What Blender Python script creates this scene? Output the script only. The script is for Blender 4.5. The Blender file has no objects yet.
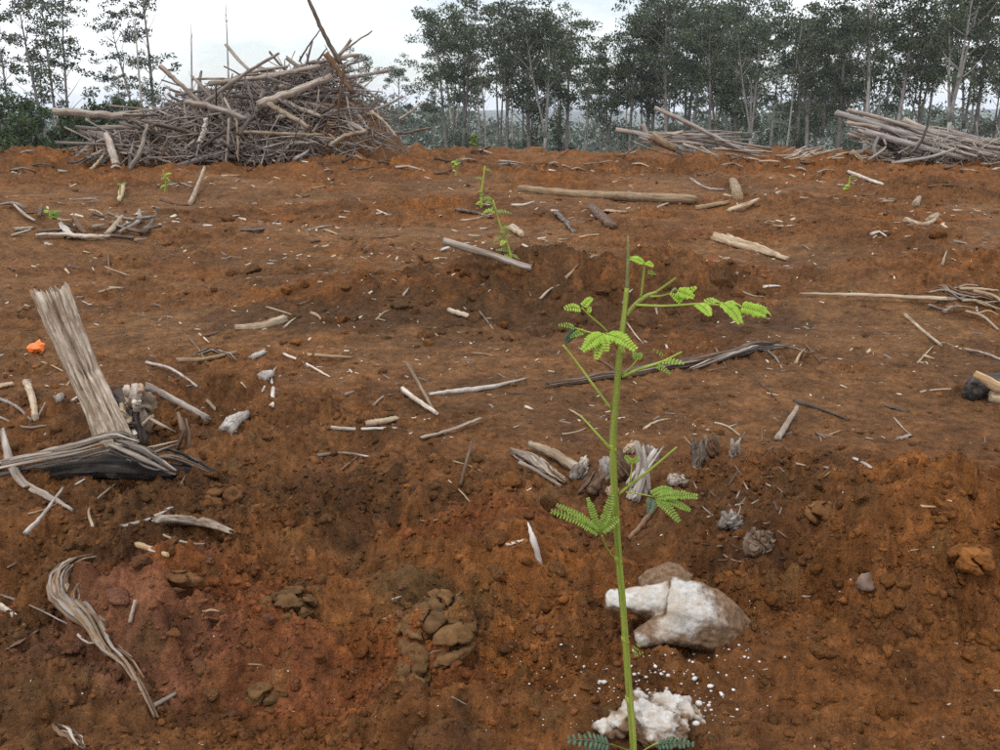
import bpy, math, random
import numpy as np
from mathutils import Vector, Matrix

# ------------------------------------------------------------------ camera, world, sun, exposure
sc = bpy.context.scene
COL = sc.collection
CAM_H, PITCH, FPX = 0.80, math.radians(15.5), 972.0
cam_d = bpy.data.cameras.new("camera"); cam_d.lens = 35.0; cam_d.sensor_width = 36.0
cam_d.clip_start = 0.02; cam_d.clip_end = 20000
cam = bpy.data.objects.new("camera", cam_d); COL.objects.link(cam)
cam.location = (0, 0, CAM_H); cam.rotation_euler = (math.radians(90) - PITCH, 0, 0)
sc.camera = cam

SUN_EL, SUN_AZ = math.radians(58), math.radians(-150)      # azimuth clockwise from +Y: behind the camera, to the left
world = bpy.data.worlds.new("World"); sc.world = world; world.use_nodes = True
wn, wl = world.node_tree.nodes, world.node_tree.links
wn.clear()
w_out = wn.new("ShaderNodeOutputWorld"); w_bg = wn.new("ShaderNodeBackground")
w_sky = wn.new("ShaderNodeTexSky"); w_sky.sky_type = 'NISHITA'; w_sky.sun_disc = False
w_sky.sun_elevation = SUN_EL; w_sky.sun_rotation = SUN_AZ
w_sky.air_density = 1.0; w_sky.dust_density = 0.5; w_sky.ozone_density = 1.0
w_tc = wn.new("ShaderNodeTexCoord"); w_no = wn.new("ShaderNodeTexNoise")
w_map = wn.new("ShaderNodeMapping"); w_map.inputs['Scale'].default_value = (1, 1, 2.6)
w_no.inputs['Scale'].default_value = 2.3; w_no.inputs['Detail'].default_value = 7; w_no.inputs['Roughness'].default_value = 0.55
w_cr = wn.new("ShaderNodeValToRGB")
w_cr.color_ramp.elements[0].position = 0.40; w_cr.color_ramp.elements[0].color = (0.34, 0.34, 0.34, 1)
w_cr.color_ramp.elements[1].position = 0.55; w_cr.color_ramp.elements[1].color = (0.97, 0.97, 0.97, 1)
w_mix = wn.new("ShaderNodeMixRGB"); w_mix.inputs[2].default_value = (16.3, 16.8, 17.6, 1)   # bright even cloud
wl.new(w_tc.outputs['Generated'], w_map.inputs[0]); wl.new(w_map.outputs[0], w_no.inputs['Vector'])
wl.new(w_no.outputs['Fac'], w_cr.inputs[0]); wl.new(w_cr.outputs[0], w_mix.inputs[0])
wl.new(w_sky.outputs[0], w_mix.inputs[1]); wl.new(w_mix.outputs[0], w_bg.inputs[0])
w_bg.inputs[1].default_value = 0.10
wl.new(w_bg.outputs[0], w_out.inputs[0])

sun_d = bpy.data.lights.new("sun", 'SUN'); sun_d.energy = 1.5; sun_d.angle = math.radians(12); sun_d.color = (1.0, 0.96, 0.90)
sun = bpy.data.objects.new("sun", sun_d); COL.objects.link(sun)
sd = Vector((math.cos(SUN_EL) * math.sin(SUN_AZ), math.cos(SUN_EL) * math.cos(SUN_AZ), math.sin(SUN_EL)))
sun.rotation_euler = sd.to_track_quat('Z', 'Y').to_euler(); sun.location = (0, 0, 30)

vs = sc.view_settings
vs.view_transform = 'Standard'; vs.look = 'None'; vs.exposure = 0.0; vs.gamma = 1.0; vs.use_curve_mapping = False
sc.render.engine = 'CYCLES'
cy = sc.cycles
cy.max_bounces = 5; cy.diffuse_bounces = 3; cy.glossy_bounces = 2; cy.transmission_bounces = 3; cy.volume_bounces = 2
cy.use_denoising = False; cy.use_adaptive_sampling = False

R_ = random.Random(11)
NP = np.random.RandomState(5)

# ------------------------------------------------------------------ pixel -> direction
SP, CP = math.sin(PITCH), math.cos(PITCH)
def ray(px, py):
    a, b = (px - 500) / FPX, (375 - py) / FPX
    return np.array([a, CP + b * SP, -SP + b * CP])
def at(px, py, Y):                       # the point of that direction at depth Y metres
    d = ray(px, py); t = Y / d[1]
    return np.array([d[0] * t, Y, CAM_H + d[2] * t])
def flat(px, py):
    d = ray(px, py); t = -CAM_H / d[2]
    return d[0] * t, d[1] * t
def mpp(Y): return Y / FPX               # metres per photo pixel at depth Y

# ------------------------------------------------------------------ noise (vectorised)
def _h(ix, iy, seed):
    n = (ix.astype(np.int64) * 374761393 + iy.astype(np.int64) * 668265263 + seed * 1442695041) & 0xffffffff
    n = ((n ^ (n >> 13)) * 1274126177) & 0xffffffff
    n = ((n ^ (n >> 16)) * 2246822519) & 0xffffffff
    return (n ^ (n >> 15)) & 0xffffffff
def h01(ix, iy, seed): return _h(ix, iy, seed) / 4294967296.0
def perlin(x, y, seed):
    x0 = np.floor(x); y0 = np.floor(y); fx = x - x0; fy = y - y0
    ix = x0.astype(np.int64); iy = y0.astype(np.int64)
    def g(dx, dy):
        a = h01(ix + dx, iy + dy, seed) * 6.2831853
        return np.cos(a) * (fx - dx) + np.sin(a) * (fy - dy)
    u = fx * fx * fx * (fx * (fx * 6 - 15) + 10); v = fy * fy * fy * (fy * (fy * 6 - 15) + 10)
    a = g(0, 0); b = g(1, 0); c = g(0, 1); d = g(1, 1)
    return 1.4 * ((a + (b - a) * u) * (1 - v) + (c + (d - c) * u) * v)
def fbm(x, y, seed, octv=4, gain=0.5):
    s = 0; amp = 1
    for k in range(octv):
        s = s + amp * perlin(x * 2 ** k + 17.3 * k, y * 2 ** k - 9.1 * k, seed + k); amp *= gain
    return s
def sstep(a, b, x):
    t = np.clip((x - a) / (b - a), 0, 1); return t * t * (3 - 2 * t)
def lumps(x, y, cell, r0, r1, dens, seed, flatten=0.75):
    """rounded irregular clods pressed into the soil; returns height and a random number per clod"""
    wx = x + 0.30 * cell * perlin(x / cell * 1.7, y / cell * 1.7, seed + 50) + 0.13 * cell * perlin(x / cell * 4.1, y / cell * 4.1, seed + 52)
    wy = y + 0.30 * cell * perlin(x / cell * 1.7 + 40, y / cell * 1.7, seed + 51) + 0.13 * cell * perlin(x / cell * 4.1 + 9, y / cell * 4.1, seed + 53)
    ix = np.floor(wx / cell).astype(np.int64); iy = np.floor(wy / cell).astype(np.int64)
    best = np.zeros_like(x); idv = np.full_like(x, 0.5)
    for dx in (-1, 0, 1):
        for dy in (-1, 0, 1):
            jx = ix + dx; jy = iy + dy
            q = h01(jx, jy, seed + 3)
            r = (r0 + (r1 - r0) * q ** 2.0) * cell * np.clip((dens - h01(jx, jy, seed + 2)) * 6, 0, 1)
            cx = (jx + 0.15 + 0.7 * h01(jx, jy, seed)) * cell; cyy = (jy + 0.15 + 0.7 * h01(jx, jy, seed + 1)) * cell
            ex = 0.75 + 0.5 * h01(jx, jy, seed + 4)
            d2 = ((wx - cx) * ex) ** 2 + ((wy - cyy) / ex) ** 2
            hgt = np.sqrt(np.maximum(r * r - d2, 0)) * flatten
            m = hgt > best
            best = np.where(m, hgt, best); idv = np.where(m, h01(jx, jy, seed + 7), idv)
    return best, idv

# ------------------------------------------------------------------ the ground's shape
# (photo pixel of the centre, half widths in metres, height in metres, how cloddy)
MOUNDS = [
    ((905, 590), 0.42, 0.24, 0.130, 0.9), ((1010, 545), 0.40, 0.28, 0.100, 0.6), ((800, 505), 0.28, 0.13, 0.070, 0.7),
    ((730, 480), 0.16, 0.11, 0.055, 0.5),
    ((330, 545), 0.55, 0.26, 0.050, 0.9), ((90, 600), 0.40, 0.24, 0.040, 0.7), ((430, 600), 0.17, 0.15, 0.030, 0.5),
    ((250, 420), 0.45, 0.20, 0.050, 0.7), ((60, 430), 0.40, 0.25, 0.050, 0.5),
    ((370, 300), 0.55, 0.26, 0.130, 0.9), ((560, 297), 0.60, 0.27, 0.190, 1.0), ((690, 290), 0.40, 0.25, 0.150, 0.9),
    ((-30, 245), 0.65, 0.60, 0.300, 0.6), ((960, 285), 0.75, 0.38, 0.150, 0.8), ((850, 240), 0.60, 0.40, 0.080, 0.5),
    ((400, 212), 0.95, 0.50, 0.160, 0.7), ((800, 212), 0.80, 0.50, 0.160, 0.7), ((250, 240), 0.5, 0.4, 0.05, 0.3), ((620, 235), 0.7, 0.5, 0.07, 0.5),
    ((930, 195), 0.90, 0.60, 0.160, 0.7), ((120, 185), 1.00, 0.80, 0.130, 0.6), ((380, 172), 1.30, 0.80, 0.150, 0.7), ((560, 178), 1.30, 0.8, 0.13, 0.7),
    ((700, 172), 1.50, 0.90, 0.150, 0.7), ((880, 172), 1.50, 1.0, 0.150, 0.7), ((30, 170), 1.50, 1.00, 0.170, 0.6),
    ((633, 765), 0.13, 0.085, -0.050, 0.2),
]
MW = [(flat(*m[0]),) + m[1:] for m in MOUNDS]
def macro(x, y):
    s = np.maximum(y - 15.5 - 0.05 * x, 0)
    k = 0.018; lim = 0.085
    z = np.where(s < lim / k, -0.5 * k * s * s, -0.5 * lim * lim / k - lim * (s - lim / k))
    z = np.where(s > 560, -48.0 + 0 * s, z)
    z = np.maximum(z, -48)
    z = z + 0.0060 * np.clip(y - 4, 0, 11)
    return z + sstep(700, 2500, y) * (25 + 30 * perlin(x / 900.0, y / 1500.0, 77))
def rough(x, y):
    r = 0.16 + 0.30 * sstep(2.35, 1.75, y) + 0.22 * sstep(8.0, 13.0, y)
    for (c, sx, sy, hh, ro) in MW:
        r = r + ro * 0.62 * np.exp(-(((x - c[0]) / (sx * 1.05)) ** 2 + ((y - c[1]) / (sy * 1.15)) ** 2))
    r = r + 0.32 * fbm(x * 0.9, y * 0.9, 31, 3)
    return np.clip(r, 0.03, 1.0) * sstep(60, 20, y)
def height(x, y, full=False, coarse=False):
    x = np.asarray(x, float); y = np.asarray(y, float)
    z = macro(x, y)
    near = sstep(60, 22, y) * sstep(-6, 0, y)
    for (c, sx, sy, hh, ro) in MW:
        z = z + hh * np.exp(-(((x - c[0]) / sx) ** 2 + ((y - c[1]) / sy) ** 2))
    if coarse: return z
    r = rough(x, y)
    z = z + near * (0.05 * fbm(x * 0.55, y * 0.55, 3, 2) * np.clip(y / 6, 0.25, 1.4) + 0.045 * r * fbm(x * 2.3, y * 2.3, 5, 3) + 0.020 * r * fbm(x * 9, y * 9, 9, 3, 0.6))
    z = z + 0.10 * near * sstep(9, 14, y) * np.maximum(fbm(x * 1.1, y * 1.1, 12, 3) + 0.7 * fbm(x * 3.1, y * 3.1, 13, 3), -0.3)
    a, ia = lumps(x, y, 0.24, 0.14, 0.48, r * 0.60, 101)
    b, ib = lumps(x, y, 0.10, 0.12, 0.48, r * 0.95, 202)
    c, ic = lumps(x, y, 0.042, 0.15, 0.52, r * 1.10 + 0.05, 303)
    z = z + near * (a * 0.55 + b * 0.80 + c * 0.95)
    d = np.zeros_like(z); idd = np.full_like(z, 0.5)
    m = (y < 3.2) & (y > 0.6)
    if m.any():
        dd, i4 = lumps(x[m], y[m], 0.019, 0.18, 0.52, r[m] * 0.9 + 0.12, 404)
        d[m] = dd; idd[m] = i4
        z = z + near * d * 0.95
    z = z + near * 0.0035 * fbm(x * 42, y * 42, 15, 2)
    cr = np.clip(r * 1.15, 0.10, 1.0) * near                    # crumbly, creased surface
    bl = lambda f, sd: np.abs(perlin(x * f, y * f, sd))
    pt = 0.55 + 0.9 * sstep(-.25, .35, fbm(x * 3.3, y * 3.3, 610, 2))        # coarse and dusty patches
    z = z + cr * (-0.055 * bl(2.9, 600) - 0.060 * bl(6.5, 601) - pt * (0.030 * bl(15, 602) + 0.018 * bl(33, 603) + 0.0105 * bl(71, 604)))
    z = z - near * sstep(6.5, 10, y) * np.clip(r * 1.3, .15, 1) * (0.16 * bl(1.7, 620) + 0.09 * bl(4.1, 621))
    mb_ = (y < 4.0) & (y > 0.6)
    if mb_.any(): z[mb_] -= cr[mb_] * pt[mb_] * 0.0060 * np.abs(perlin(x[mb_] * 150, y[mb_] * 150, 605))
    if not full: return z
    idm = np.where(b > 0.006, ib, np.where(c > 0.003, ic, idd))
    lump = np.clip(b / 0.02, 0, 1) * .5 + np.clip(c / .01, 0, 1) * .3
    return z, r, idm, np.clip(lump, 0, 1)

GRID = {}
def fast_h(x, y):           # height read back from the built ground sheet where it is fine, else from the formula
    x = np.asarray(x, float); y = np.asarray(y, float)
    i = np.log(np.maximum(y, 1e-3) / 0.9) / GRID['lr']; w = 0.42 + 0.60 * np.maximum(y, 0.9); j = (x / w + 1) * 0.5 * (GRID['nd'] - 1)
    ok = (i >= 0) & (i < GRID['nr'] - 1.001) & (j >= 0) & (j < GRID['nd'] - 1.001)
    z = np.empty_like(x)
    if (~ok).any(): z[~ok] = height(x[~ok], y[~ok], coarse=True)
    if ok.any():
        ii, jj = i[ok], j[ok]; i0 = ii.astype(int); j0 = jj.astype(int); fi, fj = ii - i0, jj - j0; Z = GRID['Z']
        z[ok] = (Z[i0, j0] * (1 - fj) + Z[i0, j0 + 1] * fj) * (1 - fi) + (Z[i0 + 1, j0] * (1 - fj) + Z[i0 + 1, j0 + 1] * fj) * fi
    return z
TS = np.geomspace(0.7, 45, 1600)
def hit(px, py):
    d = ray(px, py)
    X, Y, Z = d[0] * TS, d[1] * TS, CAM_H + d[2] * TS
    hz = fast_h(X, Y); m = hz > Z
    k = int(np.argmax(m)) if m.any() else len(TS) - 1
    return np.array([X[k], Y[k], float(hz[k])])
def gz(x, y): return float(fast_h(np.array([x]), np.array([y]))[0])

# ------------------------------------------------------------------ materials
def new_mat(name, rough_=0.9):
    m = bpy.data.materials.new(name); m.use_nodes = True
    nt = m.node_tree; b = nt.nodes.get("Principled BSDF")
    b.inputs['Roughness'].default_value = rough_
    b.inputs['Specular IOR Level'].default_value = 0.25
    return m, nt, b
def N(nt, t, **kw):
    n = nt.nodes.new(t)
    for k, v in kw.items(): setattr(n, k, v)
    return n
def noise(nt, vec, scale, detail=4, rgh=0.55):
    n = N(nt, "ShaderNodeTexNoise"); n.inputs['Scale'].default_value = scale; n.inputs['Detail'].default_value = detail
    n.inputs['Roughness'].default_value = rgh
    if vec is not None: nt.links.new(vec, n.inputs['Vector'])
    return n
def ramp(nt, fac, stops):
    r = N(nt, "ShaderNodeValToRGB"); e = r.color_ramp.elements
    while len(e) < len(stops): e.new(0.5)
    for k, (p, c) in enumerate(stops):
        e[k].position = p; e[k].color = (c[0], c[1], c[2], 1) if len(c) >= 3 else (c[0],) * 3 + (1,)
    nt.links.new(fac, r.inputs[0]); return r
def mixc(nt, fac, a, b, mode='MIX'):
    m = N(nt, "ShaderNodeMixRGB", blend_type=mode)
    for i, v in ((0, fac), (1, a), (2, b)):
        if hasattr(v, 'is_output'): nt.links.new(v, m.inputs[i])
        elif isinstance(v, (int, float)): m.inputs[i].default_value = v
        else: m.inputs[i].default_value = tuple(v) + (1,)
    return m.outputs[0]

def soil_material():
    m, nt, b = new_mat("red_soil", 0.95)
    b.inputs['Specular IOR Level'].default_value = 0.12
    at_ = N(nt, "ShaderNodeAttribute", attribute_name="tint"); geo = N(nt, "ShaderNodeNewGeometry")
    n1 = noise(nt, geo.outputs['Position'], 55, 6, 0.7); n2 = noise(nt, geo.outputs['Position'], 7, 5, 0.65)
    n3 = noise(nt, geo.outputs['Position'], 240, 3, 0.6)
    r1 = ramp(nt, n1.outputs['Fac'], [(0.28, (0.50, 0.50, 0.52)), (0.50, (1, 1, 1)), (0.74, (1.60, 1.57, 1.50))])
    r2 = ramp(nt, n2.outputs['Fac'], [(0.30, (0.66, 0.66, 0.68)), (0.55, (1, 1, 1)), (0.75, (1.28, 1.24, 1.18))])
    c = mixc(nt, 1.0, at_.outputs['Color'], r1.outputs[0], 'MULTIPLY'); c = mixc(nt, 1.0, c, r2.outputs[0], 'MULTIPLY')
    r3 = ramp(nt, n3.outputs['Fac'], [(0.66, (0, 0, 0)), (0.80, (1, 1, 1))])
    sc_ = N(nt, "ShaderNodeMath", operation='MULTIPLY'); sc_.inputs[1].default_value = 0.35
    nt.links.new(r3.outputs[0], sc_.inputs[0])
    c = mixc(nt, sc_.outputs[0], c, (0.36, 0.20, 0.10))
    nt.links.new(c, b.inputs['Base Color'])
    bp = N(nt, "ShaderNodeBump"); bp.inputs['Strength'].default_value = 0.9; bp.inputs['Distance'].default_value = 0.016
    nt.links.new(n1.outputs['Fac'], bp.inputs['Height'])
    bp2 = N(nt, "ShaderNodeBump"); bp2.inputs['Strength'].default_value = 0.8; bp2.inputs['Distance'].default_value = 0.005
    nt.links.new(n3.outputs['Fac'], bp2.inputs['Height']); nt.links.new(bp.outputs[0], bp2.inputs['Normal'])
    nt.links.new(bp2.outputs[0], b.inputs['Normal'])
    return m

def wood_material(name, cols, soil=0.25, blotch=None, rough_=0.85, streak=1.0, along=6, blotch_pos=(0.5, 0.62)):
    """grain runs along the 'grain' attribute (x, y across, z along, metres)"""
    m, nt, b = new_mat(name, rough_)
    a = N(nt, "ShaderNodeAttribute", attribute_name="grain"); oi = N(nt, "ShaderNodeObjectInfo")
    mp = N(nt, "ShaderNodeMapping"); mp.inputs['Scale'].default_value = (90 * streak, 90 * streak, along)
    nt.links.new(a.outputs['Vector'], mp.inputs[0])
    add = N(nt, "ShaderNodeVectorMath", operation='ADD'); nt.links.new(mp.outputs[0], add.inputs[0])
    cmb = N(nt, "ShaderNodeCombineXYZ"); mul = N(nt, "ShaderNodeMath", operation='MULTIPLY'); mul.inputs[1].default_value = 57
    nt.links.new(oi.outputs['Random'], mul.inputs[0]); nt.links.new(mul.outputs[0], cmb.inputs[0]); nt.links.new(cmb.outputs[0], add.inputs[1])
    n1 = noise(nt, add.outputs[0], 1.0, 5, 0.65)
    k = len(cols)
    r = ramp(nt, n1.outputs['Fac'], [(0.30 + 0.40 * i / (k - 1), c) for i, c in enumerate(cols)])
    c = r.outputs[0]
    n2 = noise(nt, a.outputs['Vector'], 14, 4, 0.6)
    if blotch:
        rb = ramp(nt, n2.outputs['Fac'], [(blotch_pos[0], (0, 0, 0)), (blotch_pos[1], (1, 1, 1))]); c = mixc(nt, rb.outputs[0], c, blotch)
    # soil dust in patches
    geo = N(nt, "ShaderNodeNewGeometry"); n3 = noise(nt, geo.outputs['Position'], 9, 4, 0.7)
    rs = ramp(nt, n3.outputs['Fac'], [(0.48, (0, 0, 0)), (0.72, (soil,) * 3)]); c = mixc(nt, rs.outputs[0], c, (0.17, 0.075, 0.032))
    # each piece its own tone
    rv = ramp(nt, oi.outputs['Random'], [(0.0, (0.72, 0.72, 0.74)), (0.5, (1, 1, 1)), (1.0, (1.25, 1.2, 1.12))])
    c = mixc(nt, 1.0, c, rv.outputs[0], 'MULTIPLY')
    nt.links.new(c, b.inputs['Base Color'])
    bp = N(nt, "ShaderNodeBump"); bp.inputs['Strength'].default_value = 0.7; bp.inputs['Distance'].default_value = 0.004
    nt.links.new(n1.outputs['Fac'], bp.inputs['Height']); nt.links.new(bp.outputs[0], b.inputs['Normal'])
    return m

MAT = {}
MAT['soil'] = soil_material()
MAT['grey'] = wood_material("weathered_grey_wood", [(0.085, 0.065, 0.05), (0.25, 0.205, 0.17), (0.46, 0.41, 0.35)], 0.35)
MAT['pale'] = wood_material("pale_dry_wood", [(0.17, 0.115, 0.07), (0.37, 0.285, 0.195), (0.55, 0.46, 0.34)], 0.55)
MAT['straw'] = wood_material("straw_coloured_log", [(0.15, 0.09, 0.05), (0.34, 0.235, 0.135), (0.50, 0.385, 0.25)], 0.55)
MAT['white'] = wood_material("bleached_white_wood", [(0.26, 0.21, 0.165), (0.48, 0.42, 0.36), (0.68, 0.64, 0.58)], 0.55)
MAT['brown'] = wood_material("brown_bark", [(0.055, 0.030, 0.018), (0.12, 0.070, 0.042), (0.23, 0.15, 0.10)], 0.35)
MAT['dark'] = wood_material("dark_weathered_wood", [(0.030, 0.022, 0.018), (0.085, 0.065, 0.052), (0.24, 0.20, 0.17)], 0.2)
MAT['char'] = wood_material("charred_wood", [(0.012, 0.011, 0.011), (0.030, 0.026, 0.023), (0.085, 0.075, 0.068)], 0.12, blotch=(0.16, 0.13, 0.11), blotch_pos=(0.60, 0.74))
MAT['slash'] = wood_material("slash_wood", [(0.060, 0.048, 0.043), (0.170, 0.142, 0.126), (0.38, 0.335, 0.305)], 0.22)
MAT['slashlight'] = wood_material("slash_wood_light", [(0.13, 0.102, 0.084), (0.30, 0.252, 0.215), (0.50, 0.44, 0.375)], 0.25)
MAT['logpile'] = wood_material("log_pile_wood", [(0.10, 0.086, 0.078), (0.26, 0.232, 0.212), (0.45, 0.415, 0.385)], 0.10)
MAT['stumpwood'] = wood_material("split_stump_wood", [(0.12, 0.08, 0.052), (0.36, 0.28, 0.205), (0.66, 0.59, 0.50)], 0.12, blotch=(0.22, 0.135, 0.08), blotch_pos=(0.50, 0.66), streak=1.6, along=16)
MAT['fibre'] = wood_material("stringy_bark", [(0.075, 0.045, 0.028), (0.19, 0.125, 0.08), (0.36, 0.27, 0.19)], 0.30)

def flat_material(name, c0, c1, scale=30, rough_=0.7, bump=0.3, dist=0.002, trans=0.0, detail=4, rnd=0.0):
    m, nt, b = new_mat(name, rough_)
    geo = N(nt, "ShaderNodeNewGeometry"); n1 = noise(nt, geo.outputs['Position'], scale, detail, 0.6)
    r = ramp(nt, n1.outputs['Fac'], [(0.32, c0), (0.68, c1)]); c = r.outputs[0]
    if rnd:
        oi = N(nt, "ShaderNodeObjectInfo")
        rv = ramp(nt, oi.outputs['Random'], [(0.0, (1 - rnd,) * 3), (1.0, (1 + rnd,) * 3)]); c = mixc(nt, 1.0, c, rv.outputs[0], 'MULTIPLY')
    nt.links.new(c, b.inputs['Base Color'])
    if bump:
        bp = N(nt, "ShaderNodeBump"); bp.inputs['Strength'].default_value = bump; bp.inputs['Distance'].default_value = dist
        nt.links.new(n1.outputs['Fac'], bp.inputs['Height']); nt.links.new(bp.outputs[0], b.inputs['Normal'])
    if trans:
        out = [n for n in nt.nodes if n.type == 'OUTPUT_MATERIAL'][0]
        tr = N(nt, "ShaderNodeBsdfTranslucent"); nt.links.new(c, tr.inputs[0])
        ms = N(nt, "ShaderNodeMixShader"); ms.inputs[0].default_value = trans
        nt.links.new(b.outputs[0], ms.inputs[1]); nt.links.new(tr.outputs[0], ms.inputs[2]); nt.links.new(ms.outputs[0], out.inputs[0])
    return m
MAT['stem'] = wood_material("green_stem", [(0.15, 0.19, 0.025), (0.27, 0.32, 0.05), (0.40, 0.43, 0.10)], 0.22, blotch=(0.20, 0.19, 0.06), blotch_pos=(.56, .72), rough_=.55, streak=4)
MAT['twigtip'] = flat_material("olive_stem_tip", (0.13, 0.13, 0.05), (0.22, 0.23, 0.08), 90, 0.6)
MAT['youngleaf'] = flat_material("young_leaf", (0.27, 0.44, 0.04), (0.44, 0.60, 0.085), 160, 0.5, 0.3, 0.001, 0.3)
MAT['leaf'] = flat_material("green_leaf", (0.16, 0.27, 0.035), (0.30, 0.40, 0.075), 160, 0.5, 0.3, 0.001, 0.3)
MAT['tealleaf'] = flat_material("blue_green_leaf", (0.05, 0.10, 0.055), (0.11, 0.17, 0.105), 120, 0.55, 0.2, 0.001, 0.2)
MAT['sproutleaf'] = flat_material("sprout_leaf", (0.17, 0.24, 0.045), (0.31, 0.37, 0.10), 40, 0.55, 0, 0, 0.3)
MAT['gumleaf'] = flat_material("gum_foliage", (0.044, 0.058, 0.034), (0.105, 0.122, 0.070), 0.9, 0.55, 0, 0, 0.25, rnd=0.25)
MAT['gumleaf_light'] = flat_material("gum_foliage_light", (0.050, 0.066, 0.030), (0.125, 0.142, 0.070), 0.9, 0.55, 0, 0, 0.25, rnd=0.2)
MAT['bush'] = flat_material("bush_foliage", (0.030, 0.050, 0.020), (0.075, 0.110, 0.042), 0.9, 0.6, 0, 0, 0.2, rnd=0.25)
MAT['trunk'] = flat_material("gum_bark", (0.12, 0.102, 0.092), (0.25, 0.222, 0.203), 1.8, 0.9, 0.4, 0.03, rnd=0.35)
MAT['trunkpale'] = flat_material("pale_gum_bark", (0.22, 0.20, 0.18), (0.40, 0.37, 0.34), 1.8, 0.9, 0.4, 0.03, rnd=0.2)
MAT['chip'] = flat_material("wood_chip", (0.22, 0.15, 0.09), (0.66, 0.58, 0.46), 7, 0.85, 0)
MAT['pellet'] = flat_material("white_pellet", (0.42, 0.39, 0.35), (0.75, 0.73, 0.70), 80, 0.6, 0)
MAT['rock'] = flat_material("grey_stone", (0.11, 0.070, 0.050), (0.22, 0.145, 0.11), 60, 0.9, 0.6, 0.004)
MAT['orange'] = flat_material("orange_plastic", (0.75, 0.15, 0.03), (0.90, 0.26, 0.07), 40, 0.45, 0.4, 0.003)
MAT['farforest'] = flat_material("far_forest", (0.035, 0.050, 0.028), (0.090, 0.110, 0.060), 0.12, 0.9, 0, 0, 0)

def ash_material():
    m, nt, b = new_mat("ash_white_stump", 0.9)
    geo = N(nt, "ShaderNodeNewGeometry")
    n1 = noise(nt, geo.outputs['Position'], 16, 6, 0.65); n2 = noise(nt, geo.outputs['Position'], 120, 4, 0.6)
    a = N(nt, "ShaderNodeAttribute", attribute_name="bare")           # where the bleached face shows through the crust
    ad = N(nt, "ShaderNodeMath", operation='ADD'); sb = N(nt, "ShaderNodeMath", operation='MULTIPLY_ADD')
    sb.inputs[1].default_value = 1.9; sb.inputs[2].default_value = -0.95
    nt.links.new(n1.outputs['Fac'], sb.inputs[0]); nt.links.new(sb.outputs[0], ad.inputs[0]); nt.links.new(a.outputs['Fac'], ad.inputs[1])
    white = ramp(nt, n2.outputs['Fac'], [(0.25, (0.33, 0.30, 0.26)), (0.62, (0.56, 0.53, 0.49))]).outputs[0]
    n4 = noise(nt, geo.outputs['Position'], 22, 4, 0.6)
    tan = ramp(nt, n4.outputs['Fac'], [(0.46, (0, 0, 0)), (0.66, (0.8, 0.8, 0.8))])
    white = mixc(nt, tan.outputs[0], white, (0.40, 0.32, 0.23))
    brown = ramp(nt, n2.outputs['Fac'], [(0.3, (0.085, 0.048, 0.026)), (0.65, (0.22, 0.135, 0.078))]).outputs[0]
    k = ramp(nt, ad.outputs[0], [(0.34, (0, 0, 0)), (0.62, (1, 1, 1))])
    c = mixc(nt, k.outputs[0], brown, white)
    nt.links.new(c, b.inputs['Base Color'])
    bp = N(nt, "ShaderNodeBump"); bp.inputs['Strength'].default_value = 0.6; bp.inputs['Distance'].default_value = 0.004
    nt.links.new(n2.outputs['Fac'], bp.inputs['Height']); nt.links.new(bp.outputs[0], b.inputs['Normal'])
    return m
MAT['ash'] = ash_material()
def clod_material(name, c0, c1, c2):
    m, nt, b = new_mat(name, 0.95); b.inputs['Specular IOR Level'].default_value = 0.1
    geo = N(nt, "ShaderNodeNewGeometry"); n1 = noise(nt, geo.outputs['Position'], 45, 6, 0.7); n2 = noise(nt, geo.outputs['Position'], 220, 3, 0.6)
    r = ramp(nt, n1.outputs['Fac'], [(0.3, c0), (0.5, c1), (0.72, c2)])
    oi = N(nt, "ShaderNodeObjectInfo"); rv = ramp(nt, oi.outputs['Random'], [(0, (0.8, 0.8, 0.8)), (1, (1.2, 1.16, 1.1))])
    nt.links.new(mixc(nt, 1.0, r.outputs[0], rv.outputs[0], 'MULTIPLY'), b.inputs['Base Color'])
    bp = N(nt, "ShaderNodeBump"); bp.inputs['Strength'].default_value = 0.7; bp.inputs['Distance'].default_value = 0.007
    nt.links.new(n1.outputs['Fac'], bp.inputs['Height'])
    bp2 = N(nt, "ShaderNodeBump"); bp2.inputs['Strength'].default_value = 0.5; bp2.inputs['Distance'].default_value = 0.003
    nt.links.new(n2.outputs['Fac'], bp2.inputs['Height']); nt.links.new(bp.outputs[0], bp2.inputs['Normal']); nt.links.new(bp2.outputs[0], b.inputs['Normal'])
    return m
def own_soil_material():
    m, nt, b = new_mat("clod_soil", 0.95); b.inputs['Specular IOR Level'].default_value = 0.1
    geo = N(nt, "ShaderNodeNewGeometry"); oi = N(nt, "ShaderNodeObjectInfo")
    n1 = noise(nt, geo.outputs['Position'], 60, 6, 0.7); n2 = noise(nt, geo.outputs['Position'], 240, 3, 0.6)
    r = ramp(nt, n1.outputs['Fac'], [(0.28, (0.55, 0.55, 0.57)), (0.5, (1, 1, 1)), (0.74, (1.5, 1.47, 1.42))])
    nt.links.new(mixc(nt, 1.0, oi.outputs['Color'], r.outputs[0], 'MULTIPLY'), b.inputs['Base Color'])
    bp = N(nt, "ShaderNodeBump"); bp.inputs['Strength'].default_value = 0.9; bp.inputs['Distance'].default_value = 0.012
    nt.links.new(n1.outputs['Fac'], bp.inputs['Height'])
    bp2 = N(nt, "ShaderNodeBump"); bp2.inputs['Strength'].default_value = 0.8; bp2.inputs['Distance'].default_value = 0.005
    nt.links.new(n2.outputs['Fac'], bp2.inputs['Height']); nt.links.new(bp.outputs[0], bp2.inputs['Normal']); nt.links.new(bp2.outputs[0], b.inputs['Normal'])
    return m
MAT['ownsoil'] = own_soil_material()
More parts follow.
